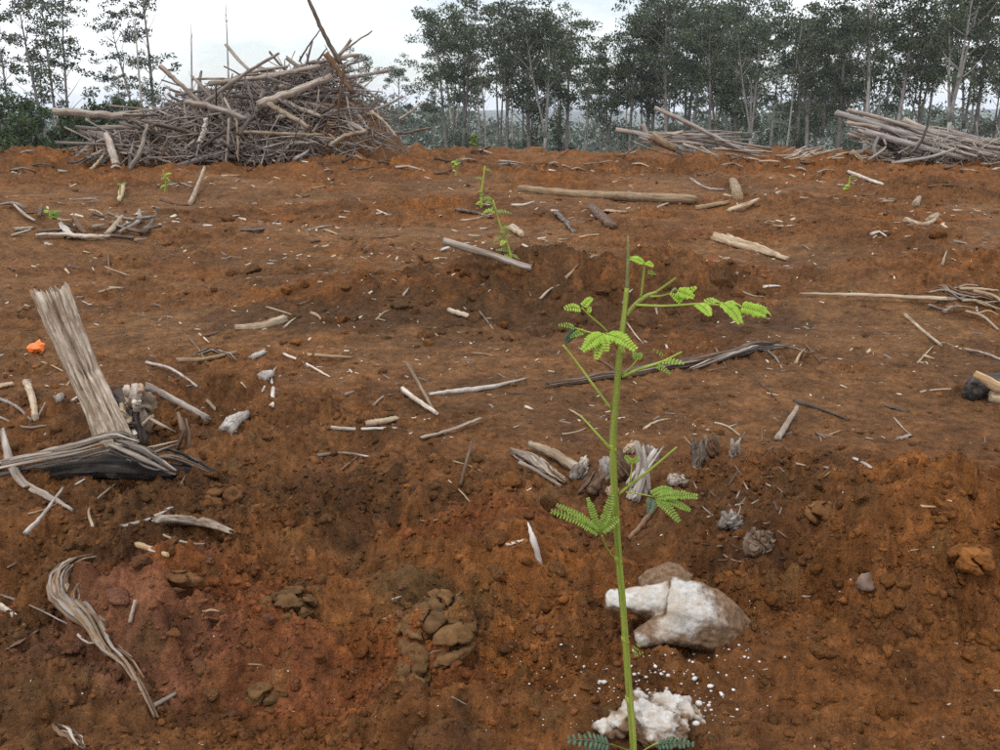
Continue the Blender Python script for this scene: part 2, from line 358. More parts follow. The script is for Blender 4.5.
MAT['clay'] = clod_material("olive_brown_clay", (0.070, 0.037, 0.016), (0.122, 0.066, 0.028), (0.18, 0.10, 0.046))
MAT['clodbrown'] = clod_material("brown_clod", (0.075, 0.036, 0.016), (0.140, 0.066, 0.027), (0.21, 0.105, 0.045))
MAT['clodorange'] = clod_material("orange_clod", (0.115, 0.046, 0.014), (0.195, 0.078, 0.022), (0.29, 0.12, 0.040))
MAT['clodpink'] = clod_material("pink_red_clod", (0.12, 0.057, 0.039), (0.19, 0.094, 0.066), (0.27, 0.145, 0.105))

# ------------------------------------------------------------------ mesh helpers
def mesh_obj(name, v, f, mat, parent=None, grain=None, smooth=True, attrs=None):
    me = bpy.data.meshes.new(name); me.from_pydata([tuple(p) for p in v], [], f)
    if mat: me.materials.append(MAT[mat] if isinstance(mat, str) else mat)
    if smooth: me.polygons.foreach_set('use_smooth', np.ones(len(me.polygons), bool))
    if grain is not None:
        a = me.attributes.new('grain', 'FLOAT_VECTOR', 'POINT'); a.data.foreach_set('vector', np.asarray(grain, np.float32).ravel())
    for k, arr in (attrs or {}).items():
        a = me.attributes.new(k, 'FLOAT', 'POINT'); a.data.foreach_set('value', np.asarray(arr, np.float32))
    me.update()
    o = bpy.data.objects.new(name, me); COL.objects.link(o)
    if parent is not None: o.parent = parent
    return o
def tag(o, label, cat, group=None, kind=None):
    o['label'] = label
    if cat: o['category'] = cat
    if group: o['group'] = group
    if kind: o['kind'] = kind
    return o
def empty(name, loc=(0, 0, 0)):
    o = bpy.data.objects.new(name, None); COL.objects.link(o); o.location = tuple(loc); o.empty_display_size = 0.05
    return o
class MB:
    def __init__(s): s.v = []; s.f = []; s.g = []; s.n = 0
    def add(s, v, f, g=None):
        s.v.append(np.asarray(v, float)); s.f += [tuple(i + s.n for i in q) for q in f]
        s.g.append(np.asarray(g if g is not None else v, float)); s.n += len(v)
    def build(s, name, mat, parent=None, smooth=True, origin=None):
        V = np.vstack(s.v)
        if origin is not None: V = V - np.asarray(origin)
        return mesh_obj(name, V, s.f, mat, parent, np.vstack(s.g), smooth)
def spline(P, n):
    P = np.asarray(P, float)
    if len(P) == 2:
        t = np.linspace(0, 1, n)[:, None]; return P[0] * (1 - t) + P[1] * t
    Q = np.vstack([2 * P[0] - P[1], P, 2 * P[-1] - P[-2]])
    out = []
    for s in np.linspace(0, len(P) - 1 - 1e-9, n):
        i = int(s); t = s - i; p0, p1, p2, p3 = Q[i], Q[i + 1], Q[i + 2], Q[i + 3]
        out.append(0.5 * (2 * p1 + (p2 - p0) * t + (2 * p0 - 5 * p1 + 4 * p2 - p3) * t * t + (3 * p1 - p0 - 3 * p2 + p3) * t ** 3))
    return np.array(out)
def tube(P, radii, seg=8, rings=10, rnd=R_, rough_=0.10, flatz=1.0, jag=(0.0, 0.0), wob=0.0, groove=0.0, twist=0.0):
    """an uneven round timber through P; jag = splinter length at either end, flatz squashes it, groove cuts cracks along it"""
    C = spline(P, rings); n = rings
    if wob: 
        off = np.array([[rnd.uniform(-1, 1) for _ in range(3)] for _ in range(n)]) * wob
        off[0] *= 0.3; off[-1] *= 0.3; C = C + off
    rr = np.interp(np.linspace(0, 1, n), np.linspace(0, 1, len(radii)), radii)
    T = np.gradient(C, axis=0); T /= np.maximum(np.linalg.norm(T, axis=1, keepdims=True), 1e-9)
    up = np.array([0, 0, 1.0]) if abs(T[0][2]) < 0.9 else np.array([0.0, 1.0, 0])
    prof = np.array([1 + rough_ * rnd.uniform(-1, 1) for _ in range(seg)])
    if groove:
        for k in range(seg):
            if rnd.random() < 0.3: prof[k] -= groove
    L = np.concatenate([[0], np.cumsum(np.linalg.norm(np.diff(C, axis=0), axis=1))])
    V = []; G = []; F = []
    gseed = rnd.uniform(0, 50)
    for i in range(n):
        s = np.cross(T[i], up); ns = np.linalg.norm(s); s = s / ns if ns > 1e-6 else np.array([1.0, 0, 0]); u = np.cross(s, T[i])
        for k in range(seg):
            th = 2 * math.pi * k / seg + twist * i / n
            r = rr[i] * prof[k] * (1 + rough_ * 0.28 * rnd.uniform(-1, 1))
            p = C[i] + s * (r * math.cos(th)) + u * (r * math.sin(th) * flatz)
            if i == 0 and jag[0]: p = p - T[0] * jag[0] * rnd.random()
            if i == n - 1 and jag[1]: p = p + T[-1] * jag[1] * rnd.random()
            V.append(p); G.append((r * math.cos(th) + gseed, r * math.sin(th), L[i] + gseed))
    for i in range(n - 1):
        for k in range(seg):
            a = i * seg + k; b = i * seg + (k + 1) % seg
            F.append((a, b, b + seg, a + seg))
    b0 = len(V); V.append(C[0] - T[0] * rr[0] * 0.08); G.append((gseed, 0, gseed)); V.append(C[-1] + T[-1] * rr[-1] * 0.08); G.append((gseed, 0, L[-1] + gseed))
    for k in range(seg):
        F.append((b0, (k + 1) % seg, k)); F.append((b0 + 1, (n - 1) * seg + k, (n - 1) * seg + (k + 1) % seg))
    return np.array(V), F, np.array(G)
def ico(sub):
    import bmesh
    bm = bmesh.new(); bmesh.ops.create_icosphere(bm, subdivisions=sub, radius=1.0)
    v = np.array([p.co[:] for p in bm.verts]); f = [tuple(q.index for q in t.verts) for t in bm.faces]; bm.free(); return v, f
ICO = {k: ico(k) for k in (1, 2, 3, 4)}
def n3(P, scale, seed):       # cheap 3d noise from three planes
    P = np.asarray(P) * scale
    return (perlin(P[:, 0] + 3.1, P[:, 1] + 0.3 * P[:, 2], seed) + perlin(P[:, 1] - 7.7, P[:, 2] + 0.3 * P[:, 0], seed + 1) + perlin(P[:, 2] + 11.3, P[:, 0] + 0.3 * P[:, 1], seed + 2)) / 1.7

# ================================================================== SETTING
def soil_tint(x, y, r, idm, lump):
    # ---- real soil colours, but the dark brown has some shading put into it
    A = np.array
    brown, orange, dark, red, pink, olive, tanc, green = A([.172, .075, .028]), A([.240, .090, .025]), A([.084, .042, .019]), A([.268, .080, .025]), A([.25, .112, .066]), A([.155, .092, .036]), A([.208, .106, .046]), A([.05, .062, .032])
    c = np.repeat(brown[None], len(x), 0)
    def mixin(col, k):
        nonlocal c
        k = np.clip(k, 0, 1)[:, None]; c = c * (1 - k) + col * k
    mixin(tanc, 0.75 * sstep(0.42, 0.12, r) * sstep(2.0, 3.5, y))
    nA = fbm(x * 1.1, y * 1.1, 61, 4); nB = fbm(x * 2.6, y * 2.6, 71, 4); nC = fbm(x * 6, y * 6, 81, 3)
    mixin(orange, 0.8 * sstep(0.0, 0.45, nA) * np.clip(r * 1.5, 0, 1))
    mixin(dark, 0.65 * sstep(0.05, 0.5, nB) * np.clip(0.3 + r, 0, 1))
    mixin(dark, 0.45 * sstep(0.10, 0.5, fbm(x * 0.7, y * 0.7, 91, 3)))
    PATCH = [((660, 268), .55, .45, red, .9), ((480, 290), .7, .3, dark, .85), ((350, 315), .6, .3, dark, .8), ((300, 300), .35, .2, orange, .5), ((610, 318), .9, .28, dark, .85),
             ((870, 620), .50, .35, orange, .65), ((960, 560), .3, .3, orange, .5), ((750, 560), .2, .15, dark, .65), ((500, 560), .2, .12, orange, .6), ((560, 620), .22, .25, orange, .55),
             ((350, 690), .35, .16, orange, .5), ((260, 660), .13, .08, pink, .45), ((190, 580), .08, .05, pink, .45), ((90, 660), .28, .2, dark, .6), ((60, 560), .3, .2, dark, .4), ((330, 520), .25, .1, orange, .4),
             ((440, 610), .12, .10, olive, .45), ((285, 590), .08, .06, olive, .45), ((230, 490), .35, .15, dark, .5),
             ((600, 160), 3.0, 1.5, orange, .25), ((200, 175), 1.8, 1.2, orange, .2), ((860, 175), 2.2, 1.4, orange, .35), ((950, 280), .8, .35, orange, .35),
             ((200, 610), .22, .12, red, .55), ((340, 665), .22, .10, red, .5), ((120, 650), .16, .10, pink, .5), ((480, 520), .25, .1, red, .45), ((650, 690), .2, .15, dark, .4), ((700, 400), .7, .4, tanc, .3), ((560, 400), .5, .3, dark, .3)]
    for (p, sx, sy, col, k) in PATCH:
        q = flat(*p); d = np.exp(-(((x - q[0]) / sx) ** 2 + ((y - q[1]) / sy) ** 2))
        mixin(col, k * sstep(0.18, 0.62, d + 0.28 * nC))
    v = (idm - 0.5)[:, None]                                   # every clod its own shade
    c = c * (1 + 0.42 * v * np.clip(lump * 2, 0, 1)[:, None])
    mixin(orange, 0.30 * ((idm > 0.80) & (lump > 0.1))); mixin(olive, 0.40 * ((idm < 0.18) & (lump > 0.1)))
    fl = fbm(x * 21, y * 21, 640, 3); c = c * (1 + 0.30 * np.clip(fl, -1, 1))[:, None]; mixin(dark, 0.35 * sstep(.1, .5, fbm(x * 9, y * 9, 650, 3)))
    mixin(green, sstep(35, 70, y))
    return c
def build_ground():
    ys = np.concatenate([[-60, -25, -10, -4, -1.5, -0.4, 0.2, 0.5, 0.75], np.geomspace(0.9, 17.5, 715), 17.5 * 1.065 ** np.arange(1, 88)])
    nd = 820
    out = np.geomspace(1.01, 50, 18)
    us = np.concatenate([-out[::-1], np.linspace(-1, 1, nd), out])
    W = 0.42 + 0.60 * np.maximum(ys, 0.9)
    X = us[None, :] * W[:, None]; Y = np.repeat(ys[:, None], len(us), 1)
    nr, nc = X.shape
    x, y = X.ravel(), Y.ravel()
    z, r, idm, lump = height(x, y, full=True)
    GRID.update(lr=math.log(17.5 / 0.9) / 714, nd=nd, nr=715, Z=z.reshape(nr, nc)[9:9 + 715, 18:18 + nd])
    c = soil_tint(x, y, r, idm, lump)
    me = bpy.data.meshes.new("ground")
    nv = nr * nc; nf = (nr - 1) * (nc - 1)
    me.vertices.add(nv); me.vertices.foreach_set('co', np.stack([x, y, z], 1).astype(np.float32).ravel())
    i = np.arange(nr - 1)[:, None] * nc + np.arange(nc - 1)[None, :]; i = i.ravel()
    q = np.stack([i, i + 1, i + 1 + nc, i + nc], 1).astype(np.int32)
    me.loops.add(nf * 4); me.loops.foreach_set('vertex_index', q.ravel())
    me.polygons.add(nf); me.polygons.foreach_set('loop_start', np.arange(nf, dtype=np.int32) * 4)
    me.polygons.foreach_set('use_smooth', np.ones(nf, bool))
    a = me.attributes.new('tint', 'FLOAT_COLOR', 'POINT')
    a.data.foreach_set('color', np.concatenate([c, np.ones((nv, 1))], 1).astype(np.float32).ravel())
    me.update(); me.validate(); me.materials.append(MAT['soil'])
    o = bpy.data.objects.new("ground", me); COL.objects.link(o)
    o['kind'] = 'structure'; o['label'] = 'red-brown churned soil of the cleared hillside'
    return o
build_ground()

# ------------------------------------------------------------------ trees
def leaf_quads(centers, radii, per, size, rnd, droop=0.5, squash=0.6):
    """leaf sprays: thin rhombs through the volume of each clump"""
    V = []; F = []; n = 0
    for c, r, m in zip(centers, radii, per):
        d = rnd.normal(size=(m, 3)); d /= np.linalg.norm(d, axis=1, keepdims=True) + 1e-9
        d *= (rnd.uniform(0, 1, (m, 1)) ** 0.45) * r; d[:, 2] *= squash
        p = c + d
        ax = rnd.normal(size=(m, 3)); ax[:, 2] -= droop; ax /= np.linalg.norm(ax, axis=1, keepdims=True)
        sd_ = np.cross(ax, rnd.normal(size=(m, 3))); sd_ /= np.linalg.norm(sd_, axis=1, keepdims=True) + 1e-9
        L = size * rnd.uniform(0.6, 1.4, (m, 1)); Wd = L * rnd.uniform(0.28, 0.5, (m, 1))
        q = np.stack([p - ax * L * 0.5, p + sd_ * Wd * 0.5, p + ax * L * 0.5, p - sd_ * Wd * 0.5], 1).reshape(-1, 3)
        V.append(q); idx = np.arange(m) * 4 + n; F += [(a, a + 1, a + 2, a + 3) for a in idx.tolist()]; n += m * 4
    return np.vstack(V), F
def make_tree_data(seed, Ht, r0, crown_from, nclump, clump_r, per, fork=None, lean=0.0, size=0.24, spread=0.16, curve=0.02, dead=0):
    rn = np.random.RandomState(seed); rr = random.Random(seed)
    mb = MB(); ends = []
    ld = rn.uniform(0, 6.28)
    def path(p, d, L, k=5, wig=0.03):
        P = [np.array(p)]; d = np.array(d, float)
        for _ in range(k):
            d = d + rn.normal(size=3) * wig + np.array([0, 0, 0.02]); d /= np.linalg.norm(d); P.append(P[-1] + d * L / k)
        return P
    stems = []
    d0 = np.array([math.cos(ld) * lean, math.sin(ld) * lean, 1.0])
    if fork:
        base = path((0, 0, -0.4), d0, Ht * fork, 4, curve); mb.add(*tube(base, [r0 * 1.15, r0 * .95, r0 * 0.85], 7, 8, rr, 0.06))
        nf = rr.choice([2, 2, 3])
        for k in range(nf):
            a = ld + k * 6.28 / nf + rr.uniform(-.4, .4); s = rr.uniform(.10, .24)
            P = path(base[-1], d0 + np.array([math.cos(a) * s, math.sin(a) * s, 0]), Ht * (1 - fork) * rr.uniform(.85, 1.05), 6, curve * 1.4)
            mb.add(*tube(P, [r0 * .68, r0 * .45, r0 * .14], 6, 12, rr, 0.06)); stems.append(P)
    else:
        P = path((0, 0, -0.4), d0, Ht, 8, curve); mb.add(*tube(P, [r0 * 1.15, r0 * .85, r0 * .55, r0 * .14], 7, 16, rr, 0.06)); stems.append(P)
    for P in stems: ends.append(P[-1])
    z0 = crown_from * Ht
    pts = []
    for k in range(nclump):
        P = spline(rr.choice(stems), 40); zz = z0 + (Ht - z0) * rr.random() ** 0.8
        c0 = P[int(np.argmin(abs(P[:, 2] - zz + Ht * 0.08)))]
        a = rr.uniform(0, 6.28); out = Ht * spread * rr.uniform(.25, 1.0) * (1.12 - 0.55 * abs((zz - z0) / (Ht - z0) - 0.45))
        e = c0 + np.array([math.cos(a) * out, math.sin(a) * out, Ht * .05 + out * rr.uniform(.3, .9)])
        mid = (c0 + e) / 2 + np.array([0, 0, -0.05 * out]) + rn.normal(size=3) * 0.06 * out
        mb.add(*tube([c0, mid, e], [r0 * .26, r0 * .16, r0 * .05], 4, 5, rr, 0.05)); pts.append(e)
    for k in range(dead):
        P = spline(stems[0], 40); c0 = P[rr.randrange(8, 30)]; a = rr.uniform(0, 6.28); out = Ht * rr.uniform(.04, .09)
        mb.add(*tube([c0, c0 + np.array([math.cos(a) * out, math.sin(a) * out, out * rr.uniform(.2, 1.4)])], [r0 * .18, r0 * .04], 4, 3, rr, 0.05))
    pts += ends
    cen = []; rad = []; cnt = []
    for e in pts:
        for s in range(rr.choice([1, 2, 2, 3])):
            cen.append(e + rn.normal(size=3) * clump_r * 0.75 * np.array([1, 1, .6])); q = clump_r * rr.uniform(.45, 1.0); rad.append(q); cnt.append(max(8, int(per * (q / clump_r) ** 2)))
    lv, lf = leaf_quads(cen, rad, cnt, size, rn)
    return mb, lv, lf
def tree_meshes(seed, pale=False, light=False, **kw):
    mb, lv, lf = make_tree_data(seed, **kw)
    t = bpy.data.meshes.new("trunk"); t.from_pydata(np.vstack(mb.v).tolist(), [], mb.f); t.materials.append(MAT['trunkpale' if pale else 'trunk'])
    t.polygons.foreach_set('use_smooth', np.ones(len(t.polygons), bool))
    c = bpy.data.meshes.new("crown"); c.from_pydata(lv.tolist(), [], lf); c.materials.append(MAT['gumleaf_light' if light else 'gumleaf'])
    return t, c
def put_tree(meshes, loc, rot, s, label, group=None, name="gum_tree", tilt=0.0, cat="tree"):
    e = empty(name, loc); e.rotation_euler = (0, tilt, rot) if not tilt else Matrix.Rotation(tilt, 3, 'Y').to_euler(); e.scale = (s, s, s)
    if tilt: e.rotation_euler = (Matrix.Rotation(tilt, 3, 'Y') @ Matrix.Rotation(rot, 3, 'Z')).to_euler()
    for nm, me in zip(("trunk", "crown"), meshes):
        o = bpy.data.objects.new(nm, me); COL.objects.link(o); o.parent = e
    return tag(e, label, cat, group)
TALL = [tree_meshes(100 + k, pale=(k in (2, 5)), light=(k in (1, 4)), Ht=16, r0=0.20, crown_from=0.46, nclump=23, clump_r=1.15, per=150, size=0.30,
                    fork=[None, .35, None, .42, None, .3, None, None][k], lean=0.03, spread=0.14, dead=5) for k in range(8)]
SLIM = [tree_meshes(200 + k, pale=(k == 1), Ht=16, r0=0.12, crown_from=0.58, nclump=11, clump_r=0.95, per=95, size=0.32, lean=0.03, spread=0.10, dead=4) for k in range(4)]
FULL = [tree_meshes(300 + k, light=(k == 0), Ht=15, r0=0.21, crown_from=0.32, nclump=30, clump_r=1.25, per=150, size=0.30, fork=[.3, None, .4][k], lean=0.03, spread=0.17, dead=3) for k in range(3)]
AIRY = [tree_meshes(400 + k, Ht=16, r0=0.15, crown_from=0.42, nclump=24, clump_r=0.85, per=110, lean=0.03, spread=0.14, size=0.27, dead=4) for k in range(3)]

def tree_at(px, top, Y, meshes, Hm, rot, label, group=None, tilt=0.0, name="gum_tree"):
    X = at(px, 140, Y)[0]; zb = gz(X, Y); zt = at(px, top + 14, Y)[2]
    return put_tree(meshes, (X, Y, zb), rot, (zt - zb) / Hm, label, group, name, tilt)
# the front row of the wood, from its left end to the frame's right edge
FRONT = [  # px, top py, Y, kind, idx, tilt, phrase
    (449, 4, 82, 'T', 0, -.03, 'leafy gum tree at the left end of the wood, nearest the big slash heap'),
    (463, -6, 84, 'T', 1, .0, 'gum tree with a wide crown, second from the left end of the wood'),
    (488, 20, 80, 'S', 0, .0, 'slim dark gum tree, third from the left end of the wood'),
    (506, -4, 82, 'T', 3, .02, 'forked dark gum tree, fourth from the left end of the wood'),
    (531, -14, 84, 'F', 1, .0, 'tall bushy gum tree above the middle of the wood\'s left half'),
    (545, 2, 80, 'T', 5, .03, 'pale forked gum tree beside the tall bushy one, left half of the wood'),
    (566, 0, 83, 'T', 4, .0, 'gum tree with pale green leaves left of the dip in the treetops'),
    (585, 45, 79, 'S', 2, .0, 'short slim gum tree below the dip in the treetops'),
    (606, 28, 82, 'F', 0, .0, 'rounded light green gum tree under the dip in the treetops'),
    (629, 12, 80, 'T', 6, .02, 'gum tree with a dark trunk directly behind the pale sloping branch tip'),
    (648, -6, 82, 'F', 2, .0, 'dense gum tree behind the left end of the middle stick pile'),
    (668, -20, 78, 'T', 7, .0, 'straight dark gum tree behind the middle stick pile'),
    (690, -10, 80, 'T', 2, .04, 'pale straight gum tree behind the middle stick pile'),
    (712, 5, 77, 'T', 0, .0, 'dark gum tree behind the lower right end of the middle stick pile'),
    (738, -8, 79, 'F', 1, .0, 'broad gum tree with reddish brown trunk just right of the middle stick pile'),
    (752, 8, 74, 'T', 5, -.02, 'pale gum tree with curving forked stems between the two piles'),
    (785, 4, 74, 'S', 1, .0, 'slender pale gum trunk standing alone between the two piles'),
    (808, -4, 76, 'T', 3, .0, 'forked dark gum tree just left of the log pile'),
    (838, -15, 75, 'F', 2, .0, 'thick leafed gum tree behind the left tip of the log pile'),
    (866, -40, 70, 'T', 2, .0, 'tall pale straight gum tree behind the raised log ends'),
    (893, -30, 71, 'T', 6, .03, 'tall grey gum tree rising above the middle of the log pile'),
    (915, -10, 74, 'F', 0, .0, 'light green gum tree behind the middle of the log pile'),
    (947, -50, 68, 'T', 5, .0, 'large pale gum tree with many upright limbs behind the log pile'),
    (975, -35, 70, 'T', 4, -.04, 'tall gum tree leaning over the low end of the log pile'),
    (1004, -30, 72, 'T', 7, .0, 'gum tree cut by the right edge of the picture'),
]
KINDS = {'T': (TALL, 16), 'S': (SLIM, 16), 'F': (FULL, 15), 'A': (AIRY, 16)}
for k, (px, top, Y, kd, i, tl, ph) in enumerate(FRONT):
    tree_at(px, top, Y, KINDS[kd][0][i], KINDS[kd][1], k * 1.9, ph, 'gum trees along the front of the wood', tl)
rb = random.Random(4)
for k in range(58):
    px = 440 + 620 * (k + rb.random()) / 58 + (0 if k % 2 else 8); Y = rb.uniform(88, 122)
    kd = rb.choice('TTSSSSSSF'); L, Hm = KINDS[kd]
    top = rb.uniform(-8, 40) if px < 640 else rb.uniform(-25, 25)
    if 575 < px < 635: top = rb.uniform(30, 60)
    tree_at(px, top, Y, rb.choice(L), Hm, rb.uniform(0, 6), 'slender dark gum tree deep in the wood, behind its front row', 'gum trees deep in the wood')
# left side: open, airy gums
for px, top, Y, kd, i, tl, ph in [
    (47, -40, 62, 'A', 0, -.05, 'tall airy gum tree at the far left with dark trunk'),
    (58, -25, 66, 'A', 1, -.04, 'airy gum tree close right of the leftmost trunk'),
    (70, -30, 70, 'A', 2, -.01, 'straight airy gum tree, third from the left edge'),
    (12, -15, 66, 'A', 1, -.06, 'airy gum tree at the left edge of the picture'),
    (150, -10, 60, 'A', 2, -.22, 'leaning airy gum tree behind the left shoulder of the slash heap'),
    (158, -60, 64, 'A', 0, -.02, 'thin upright gum tree behind the left shoulder of the slash heap'),
    (121, 62, 66, 'A', 1, .0, 'low gum tree just left of the slash heap'),
    (365, 42, 85, 'A', 1, .0, 'small airy gum tree showing above the right slope of the slash heap'),
    (398, 52, 110, 'A', 0, .04, 'small distant gum tree between the slash heap and the wood'),
    (432, 60, 100, 'S', 3, .0, 'small slim gum tree standing off the left end of the wood'),
]:
    tree_at(px, top, Y, KINDS[kd][0][i], 16, px * 0.7, ph, 'open gum trees at the left', tl)
def bare_pole(px, top, Y, seed, label):
    rr = random.Random(seed); X = at(px, 140, Y)[0]; zb = gz(X, Y); zt = at(px, top, Y)[2]; Ht = zt - zb
    e = empty("dead_sapling", (X, Y, zb)); P = [(0, 0, -.3), (rr.uniform(-.1, .1), 0, Ht * .5), (rr.uniform(-.3, .3), 0, Ht)]
    mb = MB(); mb.add(*tube(P, [.09, .07, .02], 6, 12, rr, .08)); mb.build("trunk", 'trunkpale', e)
    S = spline(P, 30)
    for k in range(6):
        c = S[rr.randrange(12, 28)]; a = rr.uniform(0, 6.28); L = rr.uniform(.3, .8)
        m2 = MB(); m2.add(*tube([c, c + np.array([math.cos(a) * L * .5, math.sin(a) * L * .5, L])], [.022, .008], 4, 3, rr)); m2.build("branch", 'trunkpale', e)
    tag(e, label, "sapling", 'bare saplings behind the slash heap')
bare_pole(197, 24, 58, 1, 'bare dead sapling behind the slash heap, left of its summit')
bare_pole(231, 4, 60, 2, 'tallest bare dead sapling behind the slash heap')
bare_pole(146, 8, 57, 3, 'bare dead sapling behind the left shoulder of the slash heap')

def bush(px, top, w_px, Y, seed, label, group, mat='bush'):
    rn = np.random.RandomState(seed); X = at(px, 140, Y)[0]; zb = gz(X, Y); zt = at(px, top, Y)[2]; Ht = zt - zb; Wd = w_px * mpp(Y) / 2
    e = empty("shrub", (X, Y, zb)); cen = []; rad = []; cnt = []
    for k in range(16):
        a = rn.uniform(0, 6.28); q = rn.uniform(0, 1) ** .5; h = rn.uniform(.25, .95)
        cen.append(np.array([math.cos(a) * q * Wd * .8 * (1.15 - h * .6), math.sin(a) * q * Wd * .8, h * Ht])); rad.append(rn.uniform(.4, .75) * max(Wd, 1.0 if Y > 30 else .02) * .65); cnt.append(120 if Y > 30 else 30)
    v, f = leaf_quads(cen, rad, cnt, .22 if Y > 30 else .045, rn, .2, .8); mesh_obj("foliage", v, f, mat, e, smooth=False)
    rr = random.Random(seed)
    for k in range(4):
        a = rr.uniform(0, 6.28); mb = MB(); mb.add(*tube([(0, 0, -.2), (math.cos(a) * Wd * .4, math.sin(a) * Wd * .4, Ht * .7)], [.07, .02] if Y > 30 else [.006, .003], 5, 5, rr)); mb.build("stem", 'trunk', e)
    tag(e, label, "shrub", group)
for k, (px, top, w, Y, ph) in enumerate([
    (8, 92, 60, 48, 'dark green shrub at the left edge of the clearing'), (38, 100, 46, 46, 'dark green shrub at the foot of the leftmost gum trunks'),
    (66, 108, 40, 50, 'low dark shrub right of the leftmost gum trunks'), (92, 104, 44, 46, 'dark shrub behind the tip of the projecting log'),
    (118, 92, 40, 52, 'taller dark shrub beside the left foot of the slash heap'), (140, 100, 36, 50, 'dark shrub half hidden by the slash heap'),
    (22, 118, 60, 42, 'low shrub in front of the dark shrubs at the left edge')]):
    bush(px, top, w, Y, 500 + k, ph, 'shrubs beyond the clearing')
bush(474, 133, 9, 16.5, 521, 'small bright green shrub on the skyline left of the wood', None, 'sproutleaf')
for k in range(18):
    px = 440 + k * 33 + rb.uniform(-10, 10)
    bush(px, rb.uniform(115, 138), rb.uniform(26, 60), rb.uniform(84, 100), 540 + k, 'low grey-green undergrowth shrub among the trunks of the wood', 'undergrowth shrubs in the wood', 'gumleaf')
# a far wooded slope seen as one mass
def far_forest():
    rn = np.random.RandomState(8); cen = []; rad = []; cnt = []
    for k in range(1150):
        Y = rn.uniform(230, 420); px = rn.uniform(-420, 1300); X = at(px, 140, Y)[0]
        rise = 118 + 10 * math.sin(px * .012 + 1) + (Y - 230) / 190 * -18 + rn.uniform(0, 34) + (8 if px > 480 else 0)
        z = at(px, rise, Y)[2]; cen.append(np.array([X, Y, z])); rad.append(rn.uniform(3, 6)); cnt.append(34)
    v, f = leaf_quads(cen, rad, cnt, 2.0, rn, .2, .9); o = mesh_obj("far_forest", v, f, 'farforest', smooth=False)
    tag(o, 'hazy grey-green wooded slope far behind the clearing', None, None, 'stuff')
far_forest()

# ================================================================== SLASH HEAP
def stick_obj(name, label, cat, mat, P, radii, group=None, seg=8, rings=9, rough_=0.12, jag=(0, 0), wob=0.0, flatz=1.0, groove=0.0, seed=None):
    P = np.asarray(P, float); o0 = P[0] if P[0][2] < P[-1][2] else P[-1]
    rr = random.Random(seed if seed is not None else int(abs(P[0][0] * 7919 + P[-1][1] * 104729 + P[0][2] * 331)))
    mb = MB(); mb.add(*tube(P, radii, seg, rings, rr, rough_, flatz, jag, wob, groove))
    o = mb.build(name, mat, None, True, o0); o.location = tuple(o0)
    return tag(o, label, cat, group)

HEAP_Y = 14.0
def heap_profile(px):     # skyline of the heap in the photograph (py at each px), lowered a little for the earth core
    xs = [112, 130, 150, 180, 205, 235, 262, 290, 320, 345, 365, 385, 400, 412]
    ys = [163, 152, 140, 120, 104, 94, 88, 82, 74, 66, 86, 110, 130, 152]
    return np.interp(px, xs, ys)
def heap_h(x, dy):        # height over ground of the heap core at x, dy metres behind/before its middle line
    px = 500 + x * FPX / HEAP_Y * 0.99
    top = at(260, 1, HEAP_Y)[2] * 0 + np.array([at(260, p, HEAP_Y)[2] for p in np.atleast_1d(heap_profile(px))])
    base = np.array([at(260, 163, HEAP_Y)[2]] * len(np.atleast_1d(px)))
    return np.maximum(top - base, 0) * np.clip(1 - (dy / 1.40) ** 2, 0, 1)
def build_heap_core():
    xs = np.linspace(-5.9, -1.0, 120); ds = np.linspace(-1.8, 1.8, 60)
    V = []; F = []
    for j, d in enumerate(ds):
        hh = heap_h(xs, d) * 0.80
        for i, x in enumerate(xs): V.append((x, HEAP_Y + d, hh[i]))
    V = np.array(V); g = height(V[:, 0], V[:, 1], coarse=True) - 0.05
    nz = n3(V, 2.2, 41) * 0.10 + n3(V, 7, 44) * 0.05
    V[:, 2] = g + V[:, 2] + nz * np.clip(V[:, 2] * 3, 0, 1) - .35 * np.exp(-V[:, 2] * 7)
    for j in range(59):
        for i in range(119): a = j * 120 + i; F.append((a, a + 1, a + 121, a + 120))
    o = mesh_obj("earth_mound", V, F, 'clodbrown'); tag(o, 'dark red earth and rot packed inside the big slash heap', "earth heap")
build_heap_core()
rh = random.Random(21)
PILE_GROUP = 'branches tangled in the big slash heap'
def heap_point(px, frac, dy):
    x = (px - 500) / FPX * HEAP_Y; h = float(heap_h(np.array([x]), dy)[0]); y = HEAP_Y + dy
    return np.array([x, y, float(height(np.array([x]), np.array([y]), coarse=True)[0]) + h * frac])
cnt = 0
for k in range(285):
    px = rh.triangular(122, 408, 300); dy = rh.uniform(-1.32, .4); fr = rh.uniform(.70, 1.0) + (rh.random() < .2) * rh.uniform(0, .14)
    c = heap_point(px, fr, dy)
    L = rh.choice([.5, .7, .9, 1.2, 1.6]) * rh.uniform(.7, 1.2); r = rh.choice([.009, .012, .016, .022, .032]) * rh.uniform(.8, 1.3); L = min(L, .75) if px > 355 else L
    az = rh.gauss(0, .75); el = rh.gauss(-.08, .38) * (1 if px > 240 else -1)
    if rh.random() < .15: el = rh.uniform(.8, 1.4); L *= .6
    d = np.array([math.cos(az) * math.cos(el), -math.sin(az) * math.cos(el), math.sin(el)])
    P = [c - d * L / 2, c + np.array([rh.uniform(-.06, .06), rh.uniform(-.06, .06), rh.uniform(-.05, .08)]) * L, c + d * L / 2]
    stick_obj("branch", 'dead branch jumbled among many others in the big slash heap', "branch", rh.choice(['slash', 'slash', 'slashlight', 'logpile', 'grey', 'dark']), P, [r, r * .9, r * .6], PILE_GROUP, 7, 7, .2, jag=(r, 2 * r), wob=r * .4, flatz=rh.choice([1, 1, .5]), seed=1000 + k)
